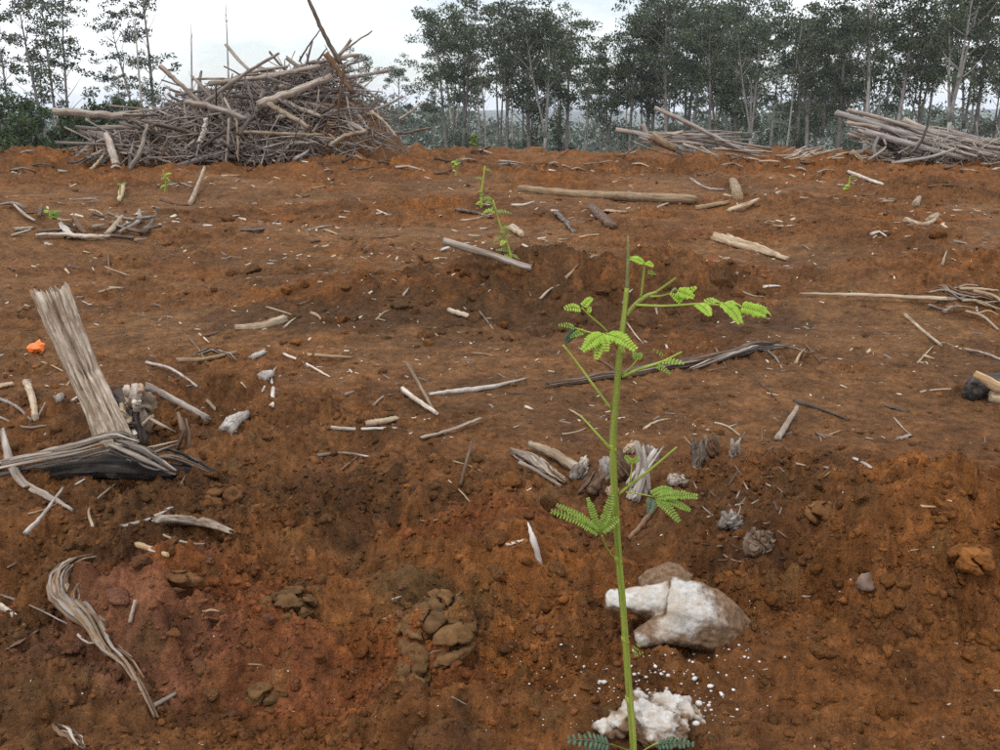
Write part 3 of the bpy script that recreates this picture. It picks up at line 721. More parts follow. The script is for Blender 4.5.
# finer twigs nobody could count
mb = MB()
for k in range(2300):
    px = rh.triangular(112, 412, 295); dy = rh.uniform(-1.38, .3); c = heap_point(px, rh.uniform(.55, 1.06), dy); L = rh.uniform(.15, .6); r = rh.uniform(.004, .011)
    az = rh.uniform(-1.4, 1.4); el = rh.gauss(0, .6); d = np.array([math.cos(az) * math.cos(el), -math.sin(az) * math.cos(el), math.sin(el)])
    mb.add(*tube([c - d * L / 2, c + np.array([0, 0, rh.uniform(-.04, .06)]), c + d * L / 2], [r, r * .5], 4, 4, rh, .1))
tag(mb.build("twigs", 'slash'), 'fine twigs and splinters filling the big slash heap', None, None, 'stuff')
def heap_log(pts, wpx, dy, label, mat='slashlight', name="log", jag=.02, rings=9, taper=.8, dys=None):
    Y = HEAP_Y + dy * .8; dys = dys or [0] * len(pts); wpx *= .82
    P = [at(p[0], p[1], Y + q) for p, q in zip(pts, dys)]; r = wpx * mpp(Y) / 2
    stick_obj(name, label, "log" if name == "log" else "branch", mat, P, [r, r * (1 + taper) / 2, r * taper], 'large timbers of the big slash heap', 12, rings + 6, .16, (jag, jag * 1.5), wob=r * .25, groove=.15, seed=int(pts[0][0] * 31 + pts[0][1]))
heap_log([(54, 111), (100, 115), (141, 118)], 8, -1.0, 'straight barkless log jutting out from the left foot of the slash heap', 'slashlight', dys=[0, .1, .3], taper=1.1)
heap_log([(258, 105), (290, 93), (330, 77)], 10, -1.55, 'thick pale log slanting up the middle of the slash heap', 'slashlight', dys=[0, .2, .6])
heap_log([(186, 102), (215, 108), (247, 119)], 8, -1.6, 'grey log sloping down to the right across the left of the slash heap')
heap_log([(160, 66), (176, 80), (200, 103)], 6, -1.1, 'curved grey branch arching out over the upper left of the heap', 'grey', name="branch")
heap_log([(204, 103), (240, 77), (278, 54)], 5, -1.2, 'long grey branch rising to the right above the heap crest', 'grey', name="branch", taper=.6)
heap_log([(307, -4), (322, 30), (340, 63)], 4, -.8, 'long thin pole leaning steeply over the top of the heap to the frame edge', 'dark', name="pole", taper=1.4)
heap_log([(300, 60), (309, 45), (321, 29)], 2.2, -.8, 'thin twig slanting up beside the leaning pole on the heap', 'dark', name="branch", taper=.6)
heap_log([(330, 62), (350, 46), (371, 32)], 3, -.6, 'thin branch pointing up to the right from the heap summit', 'grey', name="branch", taper=.6)
heap_log([(348, 78), (370, 74), (391, 70)], 4, -.7, 'short grey branch sticking out from the upper right of the heap', name="branch")
heap_log([(326, 54), (338, 70), (352, 92)], 7, -1.0, 'reddish brown bark slab standing at the heap summit', 'brown', name="bark_sheet")
heap_log([(400, 119), (410, 112), (423, 103)], 3, -.9, 'thin branch poking out low on the right of the heap', name="branch", taper=.6)
heap_log([(395, 134), (412, 132), (430, 128)], 4, -.9, 'short dark branch at the right foot of the heap', 'dark', name="branch")
heap_log([(130, 170), (141, 150), (147, 126)], 6, -1.9, 'upright curved root standing at the lower left of the heap', 'grey', name="root", dys=[-.1, 0, .2])
heap_log([(116, 165), (112, 150), (106, 135)], 9, -1.9, 'broad pale bark slab standing at the left foot of the heap', 'slashlight', name="bark_sheet", dys=[-.1, 0, .2])
heap_log([(68, 168), (84, 160), (104, 150)], 5, -1.8, 'grey branch lying against the left foot of the heap', 'slashlight', name="branch", dys=[-.2, 0, .2])
heap_log([(88, 172), (98, 163), (106, 151)], 4, -1.9, 'thin pale stick propped at the left foot of the heap', 'pale', name="branch", dys=[-.2, 0, .2])
heap_log([(243, 132), (285, 134), (322, 135)], 4, -1.75, 'long straight pale stick low across the front of the heap', 'pale', name="branch")
heap_log([(226, 168), (228, 145), (229, 120)], 4, -1.8, 'thin upright stick low in the middle of the heap front', 'slashlight', name="branch")
heap_log([(238, 156), (238, 140), (237, 122)], 3.4, -1.8, 'second upright stick just right of the thin one in the heap front', 'pale', name="branch")
heap_log([(268, 104), (288, 115), (308, 127)], 6, -1.75, 'pale stick sloping down to the right at mid height on the heap', 'pale', name="branch")
heap_log([(330, 145), (346, 136), (366, 131)], 6, -1.7, 'pale splintered log low on the right of the heap', 'pale')
heap_log([(372, 112), (384, 122), (396, 136)], 4, -1.5, 'pale stick sloping down the right end of the heap', 'pale', name="branch")
heap_log([(344, 66), (340, 95), (337, 124)], 4, -1.3, 'long hanging strip of bark on the right half of the heap', 'brown', name="bark_strip")
heap_log([(200, 142), (204, 132), (206, 120)], 7, -1.8, 'short pale split stump near the left middle of the heap', 'white')
heap_log([(210, 84), (240, 80), (268, 78)], 6, -.9, 'grey log lying level along the left crest of the heap', 'grey')
heap_log([(262, 77), (292, 72), (318, 66)], 6, -.8, 'grey log lying along the middle crest of the heap', 'slashlight')

for k in range(60):      # torn bark slabs and split roots standing in the heap's front
    px = rh.triangular(108, 405, 175); dy = rh.uniform(-1.38, -.7); c = heap_point(px, rh.uniform(.5, 1.0), dy); L = rh.uniform(.2, .5); r = rh.uniform(.018, .045); a = rh.gauss(0, .45)
    d = np.array([math.sin(a), rh.uniform(-.3, .5), math.cos(a)]); d /= np.linalg.norm(d)
    stick_obj("bark_sheet", 'torn bark slab standing among the branches of the big slash heap', "bark", rh.choice(['slashlight', 'slash', 'brown', 'grey']), [c - d * L / 2, c + np.array([rh.uniform(-.04, .04), 0, 0]), c + d * L / 2], [r, r * .8, r * .3], 'bark slabs in the big slash heap', 8, 7, .3, (.02, .06), r * .3, .35, .3, seed=1500 + k)
# ================================================================== LOG PILE (right) and STICK PILE (middle)
rl = random.Random(33); LY = 13.2
def core(px0, px1, prof, Y, depth, label, frac=.8):
    xs = np.linspace((px0 - 500) / FPX * Y, (px1 - 500) / FPX * Y, 60); ds = np.linspace(-depth, depth, 26); V = []; F = []
    for d in ds:
        for x in xs:
            px = 500 + x * FPX / Y; g = float(height(np.array([x]), np.array([Y + d]), coarse=True)[0]); t = at(500, np.interp(px, prof[0], prof[1]), Y)[2]
            hh = max(0, t - g) * frac * max(0, 1 - (d / depth) ** 2); V.append((x, Y + d, g - .04 + hh - .35 * math.exp(-hh * 9)))
    V = np.array(V); V[:, 2] += n3(V, 4, 61) * .04
    for j in range(25):
        for i in range(59): a = j * 60 + i; F.append((a, a + 1, a + 61, a + 60))
    tag(mesh_obj("earth_mound", V, F, 'clodbrown'), label, "earth heap")
core(858, 1060, ([858, 880, 905, 940, 1000, 1060], [165, 148, 134, 136, 150, 160]), LY, .9, 'dark earth and rot under the stacked grey logs', .7)
for k in range(78):
    t = rl.random(); x0 = 850 + 95 * t + rl.uniform(-14, 14); y0 = 116 + 18 * t + rl.uniform(-3, 17); L = rl.uniform(45, 115)
    sl = .26 + rl.gauss(0, .07); x1 = x0 + L; y1 = min(y0 + L * sl, 160); dy = rl.uniform(-.75, .35)
    r = rl.uniform(1.4, 4.4) * mpp(LY) / 2
    stick_obj("log", 'grey pole stacked with many others in the log pile at right', "log", rl.choice(['logpile', 'logpile', 'slashlight', 'grey']), [at(x0, y0, LY + dy), at((x0 + x1) / 2, (y0 + y1) / 2 + rl.uniform(-1.5, 1.5), LY + dy - .1), at(x1, y1, LY + dy - .25)],
              [r, r * .95, r * .7], 'poles stacked in the log pile', 8, 9, .12, (.02, .04), .012, seed=3000 + k)
def lp(pts, wpx, dy, label, mat='logpile', name="log"):
    Y = LY + dy; r = wpx * mpp(Y) / 2
    r *= .82; stick_obj(name, label, "log" if name == "log" else "branch", mat, [at(p[0], p[1], Y) for p in pts], [r, r, r * .8], 'marked timbers of the log pile', 10, 8, .07, (.01, .02), seed=int(pts[0][0]))
lp([(836, 113), (875, 125), (930, 142)], 7, -.8, 'thick pole whose cut end reaches farthest left out of the log pile')
lp([(848, 110), (880, 118), (925, 131)], 4.5, -.7, 'thin pole topmost at the raised left end of the log pile', 'slashlight')
lp([(847, 123), (865, 125), (880, 128)], 4, -.85, 'short pole under the farthest reaching one in the log pile', 'slashlight')
lp([(866, 132), (905, 143), (962, 158)], 8, -.95, 'thickest grey log across the front of the log pile')
lp([(908, 156), (920, 143), (927, 127)], 3.4, -1.05, 'dark crooked branch lying upright against the front of the log pile', 'dark', 'branch')
lp([(904, 120), (916, 126), (928, 130)], 8, -.6, 'short thick bleached log on top of the log pile', 'slashlight')
lp([(876, 160), (874, 148), (878, 137)], 4, -1.0, 'short upright prop stick under the left end of the log pile', 'logpile', 'branch')
lp([(868, 160), (885, 148), (884, 140)], 3, -1.05, 'crossed prop stick under the left end of the log pile', 'logpile', 'branch')
lp([(852, 152), (858, 157), (862, 163)], 7, -1.0, 'small yellowish log stub at the left foot of the log pile', 'straw')
lp([(892, 163), (930, 157), (955, 149)], 4, -1.1, 'grey stick lying along the foot of the log pile', 'logpile', 'branch')
lp([(880, 141), (896, 150), (898, 163)], 9, -.9, 'dark burnt stub in the hollow under the log pile', 'char', 'stub')
mb = MB()
for k in range(420):
    x0 = rl.triangular(855, 1030, 920); y0 = rl.uniform(138, 164); Y = LY + rl.uniform(-1.0, .3); L = rl.uniform(.12, .5); c = at(x0, y0, Y); a = rl.gauss(-.2, .7); z = rl.uniform(-.5, .5); d = np.array([math.cos(a), z, math.sin(a)]); r = rl.uniform(.004, .010)
    mb.add(*tube([c - d * L / 2, c + np.array([0, 0, rl.uniform(-.02, .03)]), c + d * L / 2], [r, r * .5], 4, 4, rl, .1))
tag(mb.build("twigs", 'logpile'), 'fine twigs and bark tangled at the foot of the log pile', None, None, 'stuff')
MY = 14.2
core(610, 775, ([610, 640, 690, 730, 775], [158, 150, 140, 146, 158]), MY, .6, 'low earth bank under the middle stick pile', .6)
def mp_(pts, wpx, dy, label, mat='logpile', name="branch"):
    Y = MY + dy; r = wpx * mpp(Y) / 2
    stick_obj(name, label, "branch" if name == "branch" else "log", mat, [at(p[0], p[1], Y) for p in pts], [r, r, r * .75], 'marked timbers of the middle stick pile', 8, 8, .1, (.01, .02), seed=int(pts[0][0]))
mp_([(655, 108), (690, 124), (745, 152)], 4.6, -.3, 'long pale branch sloping from upper left down across the middle pile', 'slashlight')
mp_([(616, 130), (640, 134), (657, 138)], 4.6, -.35, 'pale branch reaching out left from the middle pile', 'slashlight')
mp_([(656, 138), (668, 135), (683, 132)], 4, -.35, 'short pale branch bending right at the joint in the middle pile', 'slashlight')
mp_([(652, 136), (664, 143), (676, 149)], 8, -.4, 'stubby log with orange brown side in the middle pile', 'straw', 'log')
mp_([(643, 124), (646, 132), (650, 140)], 4, -.3, 'short broken stub standing in the middle pile', 'slashlight')
mp_([(788, 157), (796, 154), (804, 150)], 3, -.3, 'small stick tilted up just right of the middle pile')
for k in range(46):
    x0 = rl.uniform(632, 735); y0 = 131 + max(0, x0 - 690) * .25 + rl.uniform(0, 14); L = rl.uniform(18, 62); sl = rl.gauss(.12, .16); x1 = min(x0 + L, 772); dy = rl.uniform(-.45, .3)
    r = rl.uniform(1.2, 2.8) * mpp(MY) / 2 * 1.2
    stick_obj("branch", 'thin grey stick among many others in the middle stick pile', "branch", rl.choice(['logpile', 'slashlight', 'grey']), [at(x0, y0, MY + dy), at((x0 + x1) / 2, y0 + L * sl / 2 + rl.uniform(-2, 1), MY + dy), at(x1, min(y0 + L * sl, 157), MY + dy)], [r, r * .9, r * .6], 'sticks of the middle stick pile', 6, 5, .1, seed=4000 + k)
for k in range(26):
    x0 = rl.uniform(775, 862); y0 = rl.uniform(150, 160); L = rl.uniform(8, 26); r = rl.uniform(1.2, 2.6) * mpp(13.6) / 2; a = hit(x0, y0 + 3)
    if a[1] > 18: continue
    stick_obj("stick", 'small grey stick scattered between the middle pile and the log pile', "stick", rl.choice(['logpile', 'slashlight', 'pale']), [a + [0, 0, r], a + [L * mpp(a[1]), rl.uniform(-.2, .2), r + rl.uniform(0, .12)]], [r, r * .7], 'sticks between the two piles', 6, 4, .1, seed=4100 + k)

# ================================================================== WOOD LYING ON THE SOIL
def lying(pts, wpx, mat, label, name="stick", cat=None, group=None, taper=.7, jag=(.5, .5), lift=None, flatz=1.0, wob=0.13, rings=None, seg=8, rough_=.2, groove=0.0, raise_px=None, sink=.42):
    """pts are photo pixels on the soil; the wood rests on the bumps under it. raise_px lifts each point off the soil."""
    Q = [hit(*p) for p in pts]
    Y = sum(q[1] for q in Q) / len(Q); r = wpx * mpp(Y) / 2
    C = spline(Q, 24); hz = fast_h(C[:, 0], C[:, 1])
    up = np.percentile(hz - C[:, 2], 65) if lift is None else lift
    up = float(np.clip(up, -.01, .06))
    P = [q + np.array([0, 0, up + r * flatz * (1 - sink)]) for q in Q]
    if raise_px:
        for k, h in enumerate(raise_px): P[k][2] += h * mpp(P[k][1])
    radii = [r, r * (1 + taper) / 2, r * taper] if not isinstance(taper, (list, tuple)) else [r * t for t in taper]
    n = rings or (5 + 4 * len(pts))
    return stick_obj(name, label, cat or name.split('_')[-1], mat, P, radii, group, seg, n, rough_, (jag[0] * r * 2, jag[1] * r * 2), wob * r, flatz, groove, seed=int(pts[0][0] * 17 + pts[0][1] * 5))

# middle distance, timber one can point at
lying([(521, 192), (560, 196), (610, 199), (655, 202), (694, 203)], 9.5, 'straw', 'long straw coloured log lying level across the upper middle of the clearing', "log", taper=[.95, 1, .9, .95, .85], rough_=.10, seg=12, rings=26, wob=.12)
lying([(697, 210), (728, 205)], 6, 'straw', 'slim pale stick just past the right end of the long straw log', "stick")
lying([(729, 211), (755, 202), (780, 193)], 4.5, 'pale', 'thin pale stick angled up to the right beyond the long straw log', "stick")
lying([(738, 200), (733, 184)], 11, 'straw', 'short fat log stub pointing at the camera near the long log end', "log", taper=.95, jag=(.05, .3))
lying([(690, 180), (706, 189), (724, 191)], 3, 'grey', 'thin grey branch above the right end of the long straw log', "branch")
lying([(714, 240), (735, 246), (760, 253), (783, 261)], 10, 'pale', 'splintered pale log piece right of centre on bare soil', "log", taper=[.9, 1.1, .9, .35], jag=(.3, 1.6), groove=.3, rough_=.2, seg=10)
STICK_Y = min(hit(444 + 86 * q / 6, 243 + 27 * q / 6)[1] for q in range(7)) - .02     # it lies along the bank's front edge
stick_obj("stick", 'smooth grey stick lying over the second seedling', "stick", 'grey', [at(444, 241, STICK_Y), at(530, 268, STICK_Y)], [.016, .016, .014], None, 10, 14, .12, (.006, .01), .002)
lying([(459, 211), (475, 214), (490, 219)], 7, 'dark', 'dark grey bark flake left of the long straw log', "bark_piece", flatz=.4)
lying([(556, 213), (566, 222), (575, 233)], 8, 'dark', 'dark bark slab leaning on soil below the long straw log', "bark_piece", flatz=.35)
lying([(592, 209), (604, 221), (613, 230)], 14, 'brown', 'brown broken wood chunk below the long straw log', "wood_chunk", "wood", flatz=.6, rough_=.25)
lying([(606, 212), (626, 214)], 8, 'straw', 'flat pale splinter beside the brown wood chunk', "splinter", flatz=.35)
lying([(512, 230), (522, 238)], 8, 'pale', 'small pale chip right of the second seedling', "chip")
lying([(800, 297), (850, 301), (900, 304), (945, 305)], 4, 'pale', 'long thin pale pole lying level at the right of the clearing', "pole", taper=[.5, .8, 1, 1.1], raise_px=(2, 5, 5, 4))
lying([(905, 316), (922, 332), (940, 346)], 4, 'pale', 'thin pale stick sloping down below the long thin pole', "stick")
lying([(965, 350), (985, 355), (1003, 361)], 4, 'grey', 'grey stick at the right edge above the charred stub', "stick")
lying([(848, 173), (866, 180), (883, 186)], 4, 'white', 'white branching stick below the log pile', "stick", taper=.6)
lying([(905, 221), (922, 226), (936, 222)], 4.5, 'pale', 'crooked pale root in the right middle distance', "root")
lying([(930, 222), (937, 217)], 8, 'pale', 'knobby pale root head at the end of the crooked root', "root")
lying([(915, 207), (919, 200)], 8, 'pale', 'small pale wood block far right below the log pile', "chip")
lying([(236, 330), (260, 329), (283, 322)], 8.5, 'pale', 'short pale branch lying alone left of centre', "branch", taper=[.75, .95, 1.15], jag=(.2, .5), seg=10)
lying([(148, 391), (175, 406), (207, 423)], 8, 'grey', 'thick grey stick sloping down to the right of the broken stump', "stick", seg=10, taper=.9)
lying([(147, 366), (172, 375), (197, 389)], 3.2, 'white', 'thin white curved twig above the thick grey stick', "twig", taper=.6, raise_px=(3, 7, 2))
lying([(178, 362), (206, 361), (236, 354)], 5, 'straw', 'yellowish stick lying among bark shreds left of centre', "stick")
lying([(284, 357), (306, 366), (330, 378)], 3.6, 'white', 'thin white splinter sloping down left of centre', "splinter", taper=.5)
lying([(308, 356), (352, 358)], 4, 'straw', 'short straw coloured stick beside the thin white splinter', "stick")
lying([(190, 206), (197, 196), (206, 184)], 4.5, 'pale', 'forked pale stick standing up from the left track', "stick", raise_px=(0, 4, 14))
lying([(243, 231), (262, 230), (277, 222)], 5, 'dark', 'dark curved bark strip on the left track', "bark_piece", flatz=.5)
lying([(404, 398), (418, 408), (436, 417)], 6, 'white', 'white split stick in the tangle left of the seedling', "stick", raise_px=(6, 5, 0))
lying([(408, 374), (420, 393), (434, 412)], 4.5, 'straw', 'straw coloured stick leaning into the tangle left of the seedling', "stick", raise_px=(10, 6, 0))
lying([(422, 440), (452, 434), (480, 424)], 4.5, 'grey', 'grey bent stick at the foot of the tangle left of the seedling', "stick", raise_px=(0, 3, 4))
lying([(430, 396), (460, 393), (495, 388), (526, 380)], 6, 'white', 'knobbly white root running right from the tangle', "root", taper=[.5, 1, .8, .3], rough_=.3)
lying([(332, 429), (352, 433), (374, 431), (396, 430)], 4, 'white', 'thin whitish branch lying flat left of the tangle', "branch", taper=.6)
lying([(366, 425), (380, 423), (396, 420)], 8, 'pale', 'fat pale wood piece above the thin whitish branch', "wood_chunk", "wood", jag=(.2, .6))
lying([(318, 457), (345, 455), (368, 459)], 4, 'grey', 'grey twig in the soil left of the tangle', "twig", taper=.5)
lying([(460, 490), (466, 470), (472, 451)], 4.2, 'brown', 'reddish brown stick stuck upright in the soil left of the seedling', "stick", raise_px=(0, 4, 8))
lying([(450, 312), (472, 318)], 6, 'pale', 'small peg of pale wood on bare soil in the centre', "chip", taper=.9)
lying([(528, 530), (533, 545), (540, 563)], 9, 'white', 'white pointed splinter standing on orange soil', "splinter", taper=[.2, .9, .7], raise_px=(8, 4, 0), flatz=.45)
lying([(508, 546), (526, 541)], 6, 'white', 'small white splinter just left of the pointed one', "splinter", flatz=.5)
lying([(778, 441), (787, 429), (796, 417)], 6.5, 'grey', 'grey stick leaning up from the right hand soil bank', "stick", raise_px=(0, 4, 8))
lying([(795, 402), (820, 410), (848, 421)], 5, 'dark', 'dark thin branch above the right hand soil bank', "branch", taper=.4)
lying([(854, 458), (864, 463), (872, 468)], 6, 'white', 'white chip on top of the right hand soil bank', "chip", flatz=.5)
lying([(898, 440), (910, 436)], 7, 'grey', 'grey flake behind the right hand soil bank', "chip", flatz=.4)
lying([(885, 406), (908, 412)], 6, 'dark', 'dark grey flake on the level soil behind the right bank', "chip", flatz=.4)
lying([(630, 542), (645, 527), (664, 510)], 8, 'brown', 'brown weathered stick slanting behind the seedling stem', "stick", taper=.7, raise_px=(0, 3, 8))
lying([(512, 457), (535, 464), (557, 482)], 7, 'grey', 'grey split root curving left of the seedling stem', "root", taper=[.4, .9, .8], groove=.3, raise_px=(6, 5, 0))
lying([(520, 466), (540, 476), (560, 488)], 5, 'grey', 'thin grey splinter under the split root', "splinter", taper=.7)
lying([(530, 452), (553, 462), (578, 476)], 13, 'pale', 'stout broken root end left of the seedling stem', "root", taper=[.6, .9, 1], jag=(.2, .5), seg=10, groove=.2, raise_px=(4, 4, 2))
SHARDS = [(592, 481, 22, 26, 'brown', 'curled brown bark chunk touching the seedling stem', .5), (580, 470, 16, 14, 'grey', 'small grey bark lump left of the curled brown chunk', .2), (622, 466, 22, 30, 'brown', 'rotten brown wood block behind the seedling stem', -.3),
    (641, 470, 17, 56, 'white', 'upright white flaky wood slab right of the seedling stem', .1), (606, 468, 13, 22, 'white', 'white flaky wood bit just left of the seedling stem', -.2), (630, 446, 20, 15, 'pale', 'pinkish pale wood shard above the rotten block', .6),
    (651, 452, 11, 18, 'grey', 'grey pointed shard right of the white slab top', -.3), (586, 462, 12, 9, 'white', 'small white flake left of the stem cluster', .3), (633, 496, 12, 10, 'white', 'little white flake under the rotten block', .4), (676, 478, 20, 9, 'grey', 'pale grey flake right of the white wood slab', .1), (612, 490, 14, 9, 'pale', 'pale bark bit at the foot of the stem cluster', 0), (700, 452, 16, 26, 'dark', 'dark stringy root stub on the left end of the right bank', .2), (712, 446, 14, 24, 'brown', 'brown stringy root stub beside the dark one on the bank', -.2), (735, 447, 10, 18, 'grey', 'grey root stub standing on the bank crest', .1), (730, 520, 26, 18, 'grey', 'frayed grey bark wad in the hollow of the right bank', .3), (760, 540, 30, 22, 'fibre', 'matted brown root wad above the bleached stump', 0)]
for k_, (px, py, w, h, mt, lb, tl) in enumerate(SHARDS):
    rr_ = random.Random(800 + k_); p = hit(px, py + h * .5); kk = mpp(p[1]); m_ = MB()
    for q in range(9):           # one torn chunk: flakes grown together
        ox, oz = rr_.uniform(-.34, .34) * w * kk, rr_.uniform(-.15, .15) * h * kk; L_ = h * kk * rr_.uniform(.6, 1.05); aa = tl + rr_.gauss(0, .22); wq = w * kk * rr_.uniform(.16, .34)
        d_ = np.array([math.sin(aa), rr_.uniform(-.2, .2), math.cos(aa)]); c0 = np.array([ox, rr_.uniform(-.2, .2) * w * kk, oz + h * kk * .45])
        m_.add(*tube([c0 - d_ * L_ / 2, c0 + np.array([rr_.uniform(-.1, .1) * w * kk, 0, 0]), c0 + d_ * L_ / 2], [wq, wq * 1.1, wq * .5], 9, 8, rr_, .35, rr_.uniform(.35, .8), (L_ * .06, L_ * .18), wq * .12, .3))
    o = m_.build("wood_chunk", mt); o.location = tuple(p); tag(o, lb, "wood", 'broken wood around the seedling')
for k_ in range(60):
    px, py = R_.uniform(690, 790), R_.uniform(440, 560)
    lying([(px, py), (px + R_.uniform(-9, 9), py + R_.uniform(-7, 9))], R_.uniform(1.2, 3), R_.choice(['brown', 'grey', 'dark', 'fibre']), 'short root fibre sticking out of the left face of the right bank', "root", None, 'root fibres in the right bank', seg=5, rings=4, raise_px=(0, R_.uniform(0, 8)), taper=.4)
# dark weathered limb behind the seedling
lying([(770, 346), (790, 348), (808, 354)], 3, 'grey', 'thin curved twig trailing right of the dark limb', "twig", taper=.4)
lying([(768, 352), (776, 360), (782, 370)], 3, 'grey', 'small grey twig hanging below the dark limb end', "twig", taper=.4)
# lower left
lying([(158, 524), (180, 524), (205, 529), (230, 536)], 17, 'stumpwood', 'rolled piece of pale bark lying on orange soil, lower left', "bark_roll", "bark", taper=[.75, 1, .85, .35], jag=(.1, .9), groove=.35, seg=16, flatz=.75, wob=0, rings=12)
lying([(160, 521), (163, 533), (190, 541), (215, 541)], 3, 'pale', 'thin curled bark edge wrapped under the bark roll', "bark_strip", "bark", taper=.6)
lying([(124, 527), (148, 522), (172, 512)], 7, 'grey', 'thin grey bark scrap left of the bark roll', "bark_piece", "bark", flatz=.35, raise_px=(0, 2, 4))
lying([(139, 554), (168, 564)], 7, 'straw', 'short brown stick below the bark roll', "stick")
lying([(93, 528), (90, 515), (104, 500), (127, 481)], 3.4, 'pale', 'thin curved twig arching below the broken stump', "twig", taper=.6, raise_px=(0, 3, 6, 2))
lying([(5, 446), (12, 470), (24, 488), (50, 502), (72, 513)], 10, 'grey', 'curved grey root hooking down at the left edge', "root", taper=[.6, 1, .9, .7, .3], groove=.3, raise_px=(12, 6, 2, 1, 0))
lying([(27, 540), (45, 522), (64, 499)], 6, 'white', 'whitish splinter pointing up at the left edge', "splinter", taper=.5, raise_px=(0, 3, 6))
lying([(0, 606), (14, 615)], 8, 'white', 'short white stick at the left edge, lower left', "stick", taper=.8)
lying([(0, 595), (30, 606), (70, 624)], 3.2, 'grey', 'thin grey twig curving from the left edge, lower left', "twig", taper=.5)
lying([(5, 650), (22, 642), (42, 628)], 9, 'brown', 'flat brown dead leaf on soil, lower left', "dead_leaf", "leaf", flatz=.15, taper=[.3, 1, .2])
lying([(131, 628), (136, 610)], 5, 'grey', 'small grey twig standing near the stringy bark', "twig", raise_px=(0, 8))
lying([(155, 708), (175, 697)], 6, 'grey', 'grey chip near the lower end of the stringy bark', "chip")
lying([(27, 390), (33, 404), (36, 421)], 8, 'pale', 'stubby pale bent stick left of the broken stump', "stick", taper=.9, raise_px=(5, 4, 0))
lying([(0, 401), (16, 409), (32, 422)], 4, 'grey', 'thin grey stick at the left edge near the bent stick', "stick")
lying([(0, 388), (12, 386)], 6, 'pale', 'pale stick end at the left edge above the bent stick', "stick")
lying([(36, 421), (46, 410)], 3, 'grey', 'small twig rising right of the bent stick', "twig", raise_px=(0, 6))
lying([(0, 420), (24, 428), (48, 428)], 3, 'grey', 'thin twig under the bent stick', "twig")
lying([(228, 432), (233, 425), (242, 421)], 16, 'white', 'chalky white wood lump right of the thick grey stick', "wood_chunk", "wood", rough_=.3, taper=.9)
lying([(262, 380), (272, 376)], 9, 'white', 'chalky white wood crumb left of the white splinter', "wood_chunk", "wood", rough_=.3)
lying([(253, 359), (264, 354)], 7, 'white', 'bright white wood crumb above the thick grey stick', "wood_chunk", "wood", rough_=.3)
lying([(272, 407), (274, 396)], 5, 'white', 'small upright white splinter in the orange bank', "splinter", raise_px=(0, 7))
lying([(207, 400), (222, 418)], 3.5, 'pale', 'thin pale twig beside the chalky white lump', "twig")
lying([(58, 404), (62, 400)], 8, 'white', 'tiny white crumb left of the leaning stump post', "chip")
# scrap heap at the left, middle distance
for k, (pts, w, mt, lb, nm) in enumerate([
    ([(40, 240), (62, 239), (90, 241), (108, 240)], 9, 'white', 'broad bleached slab in the small debris heap at left', 'wood_flake'),
    ([(62, 228), (66, 233), (72, 240)], 8, 'white', 'upright bleached flake in the small debris heap at left', 'wood_flake'),
    ([(106, 240), (114, 232), (123, 224)], 6, 'pale', 'pale stick rising at the right of the small debris heap', 'stick'),
    ([(120, 236), (138, 226), (140, 217)], 5, 'grey', 'grey curved root right of the small debris heap', 'root'),
    ([(128, 233), (145, 235), (157, 221)], 5, 'dark', 'dark root at the right end of the small debris heap', 'root'),
    ([(2, 210), (14, 209), (26, 213)], 5, 'grey', 'grey branch at the left end of the small debris heap', 'branch'),
    ([(14, 208), (24, 218), (36, 226)], 4, 'grey', 'thin grey branch sloping into the small debris heap', 'branch'),
    ([(75, 225), (80, 231), (86, 238)], 6, 'brown', 'brown bark piece standing in the small debris heap', 'bark_piece'),
    ([(92, 232), (104, 229)], 5, 'grey', 'short grey stick in the small debris heap', 'stick'),
    ([(120, 206), (124, 190)], 6, 'pale', 'pale curled bark flake above the small debris heap', 'bark_piece'),
    ([(74, 205), (98, 203)], 4, 'grey', 'level grey twig above the small debris heap', 'twig'),
    ([(40, 222), (42, 214)], 6, 'brown', 'short brown stub in the small debris heap', 'stub')]):
    lying(pts, w, mt, lb, nm, "bark" if 'bark' in nm else "wood" if 'flake' in nm else None, 'pieces of the small debris heap at left', taper=[.6, 1, .6], raise_px=[6 if (i == len(pts) - 1 and k in (2, 3, 4)) else 3 for i in range(len(pts))], flatz=.5 if 'flake' in nm else .8, rough_=.2)
rs = random.Random(70)
for k in range(16):
    x0, y0 = rs.uniform(8, 150), rs.uniform(218, 244); L = rs.uniform(10, 26); a = rs.uniform(-.5, .5)
    lying([(x0, y0), (x0 + L, y0 + L * a * .5)], rs.uniform(2.2, 4), rs.choice(['grey', 'pale', 'dark']), 'short grey stick tumbled in the small debris heap at left', "stick", None, 'short sticks in the small debris heap', raise_px=(rs.uniform(0, 6), rs.uniform(0, 6)))
for k in range(14):
    x0, y0 = rs.uniform(905, 985), rs.uniform(290, 318); L = rs.uniform(18, 45); a = rs.uniform(-.2, .6)
    lying([(x0, y0), (x0 + L / 2, y0 + L * a / 3), (x0 + L, y0 + L * a)], rs.uniform(2, 4), rs.choice(['grey', 'pale', 'straw']), 'thin dry stalk in the twig tangle around the long thin pole', "stalk", "stick", 'dry stalks around the long thin pole', raise_px=(rs.uniform(0, 5), rs.uniform(0, 7), rs.uniform(0, 5)), taper=.5)
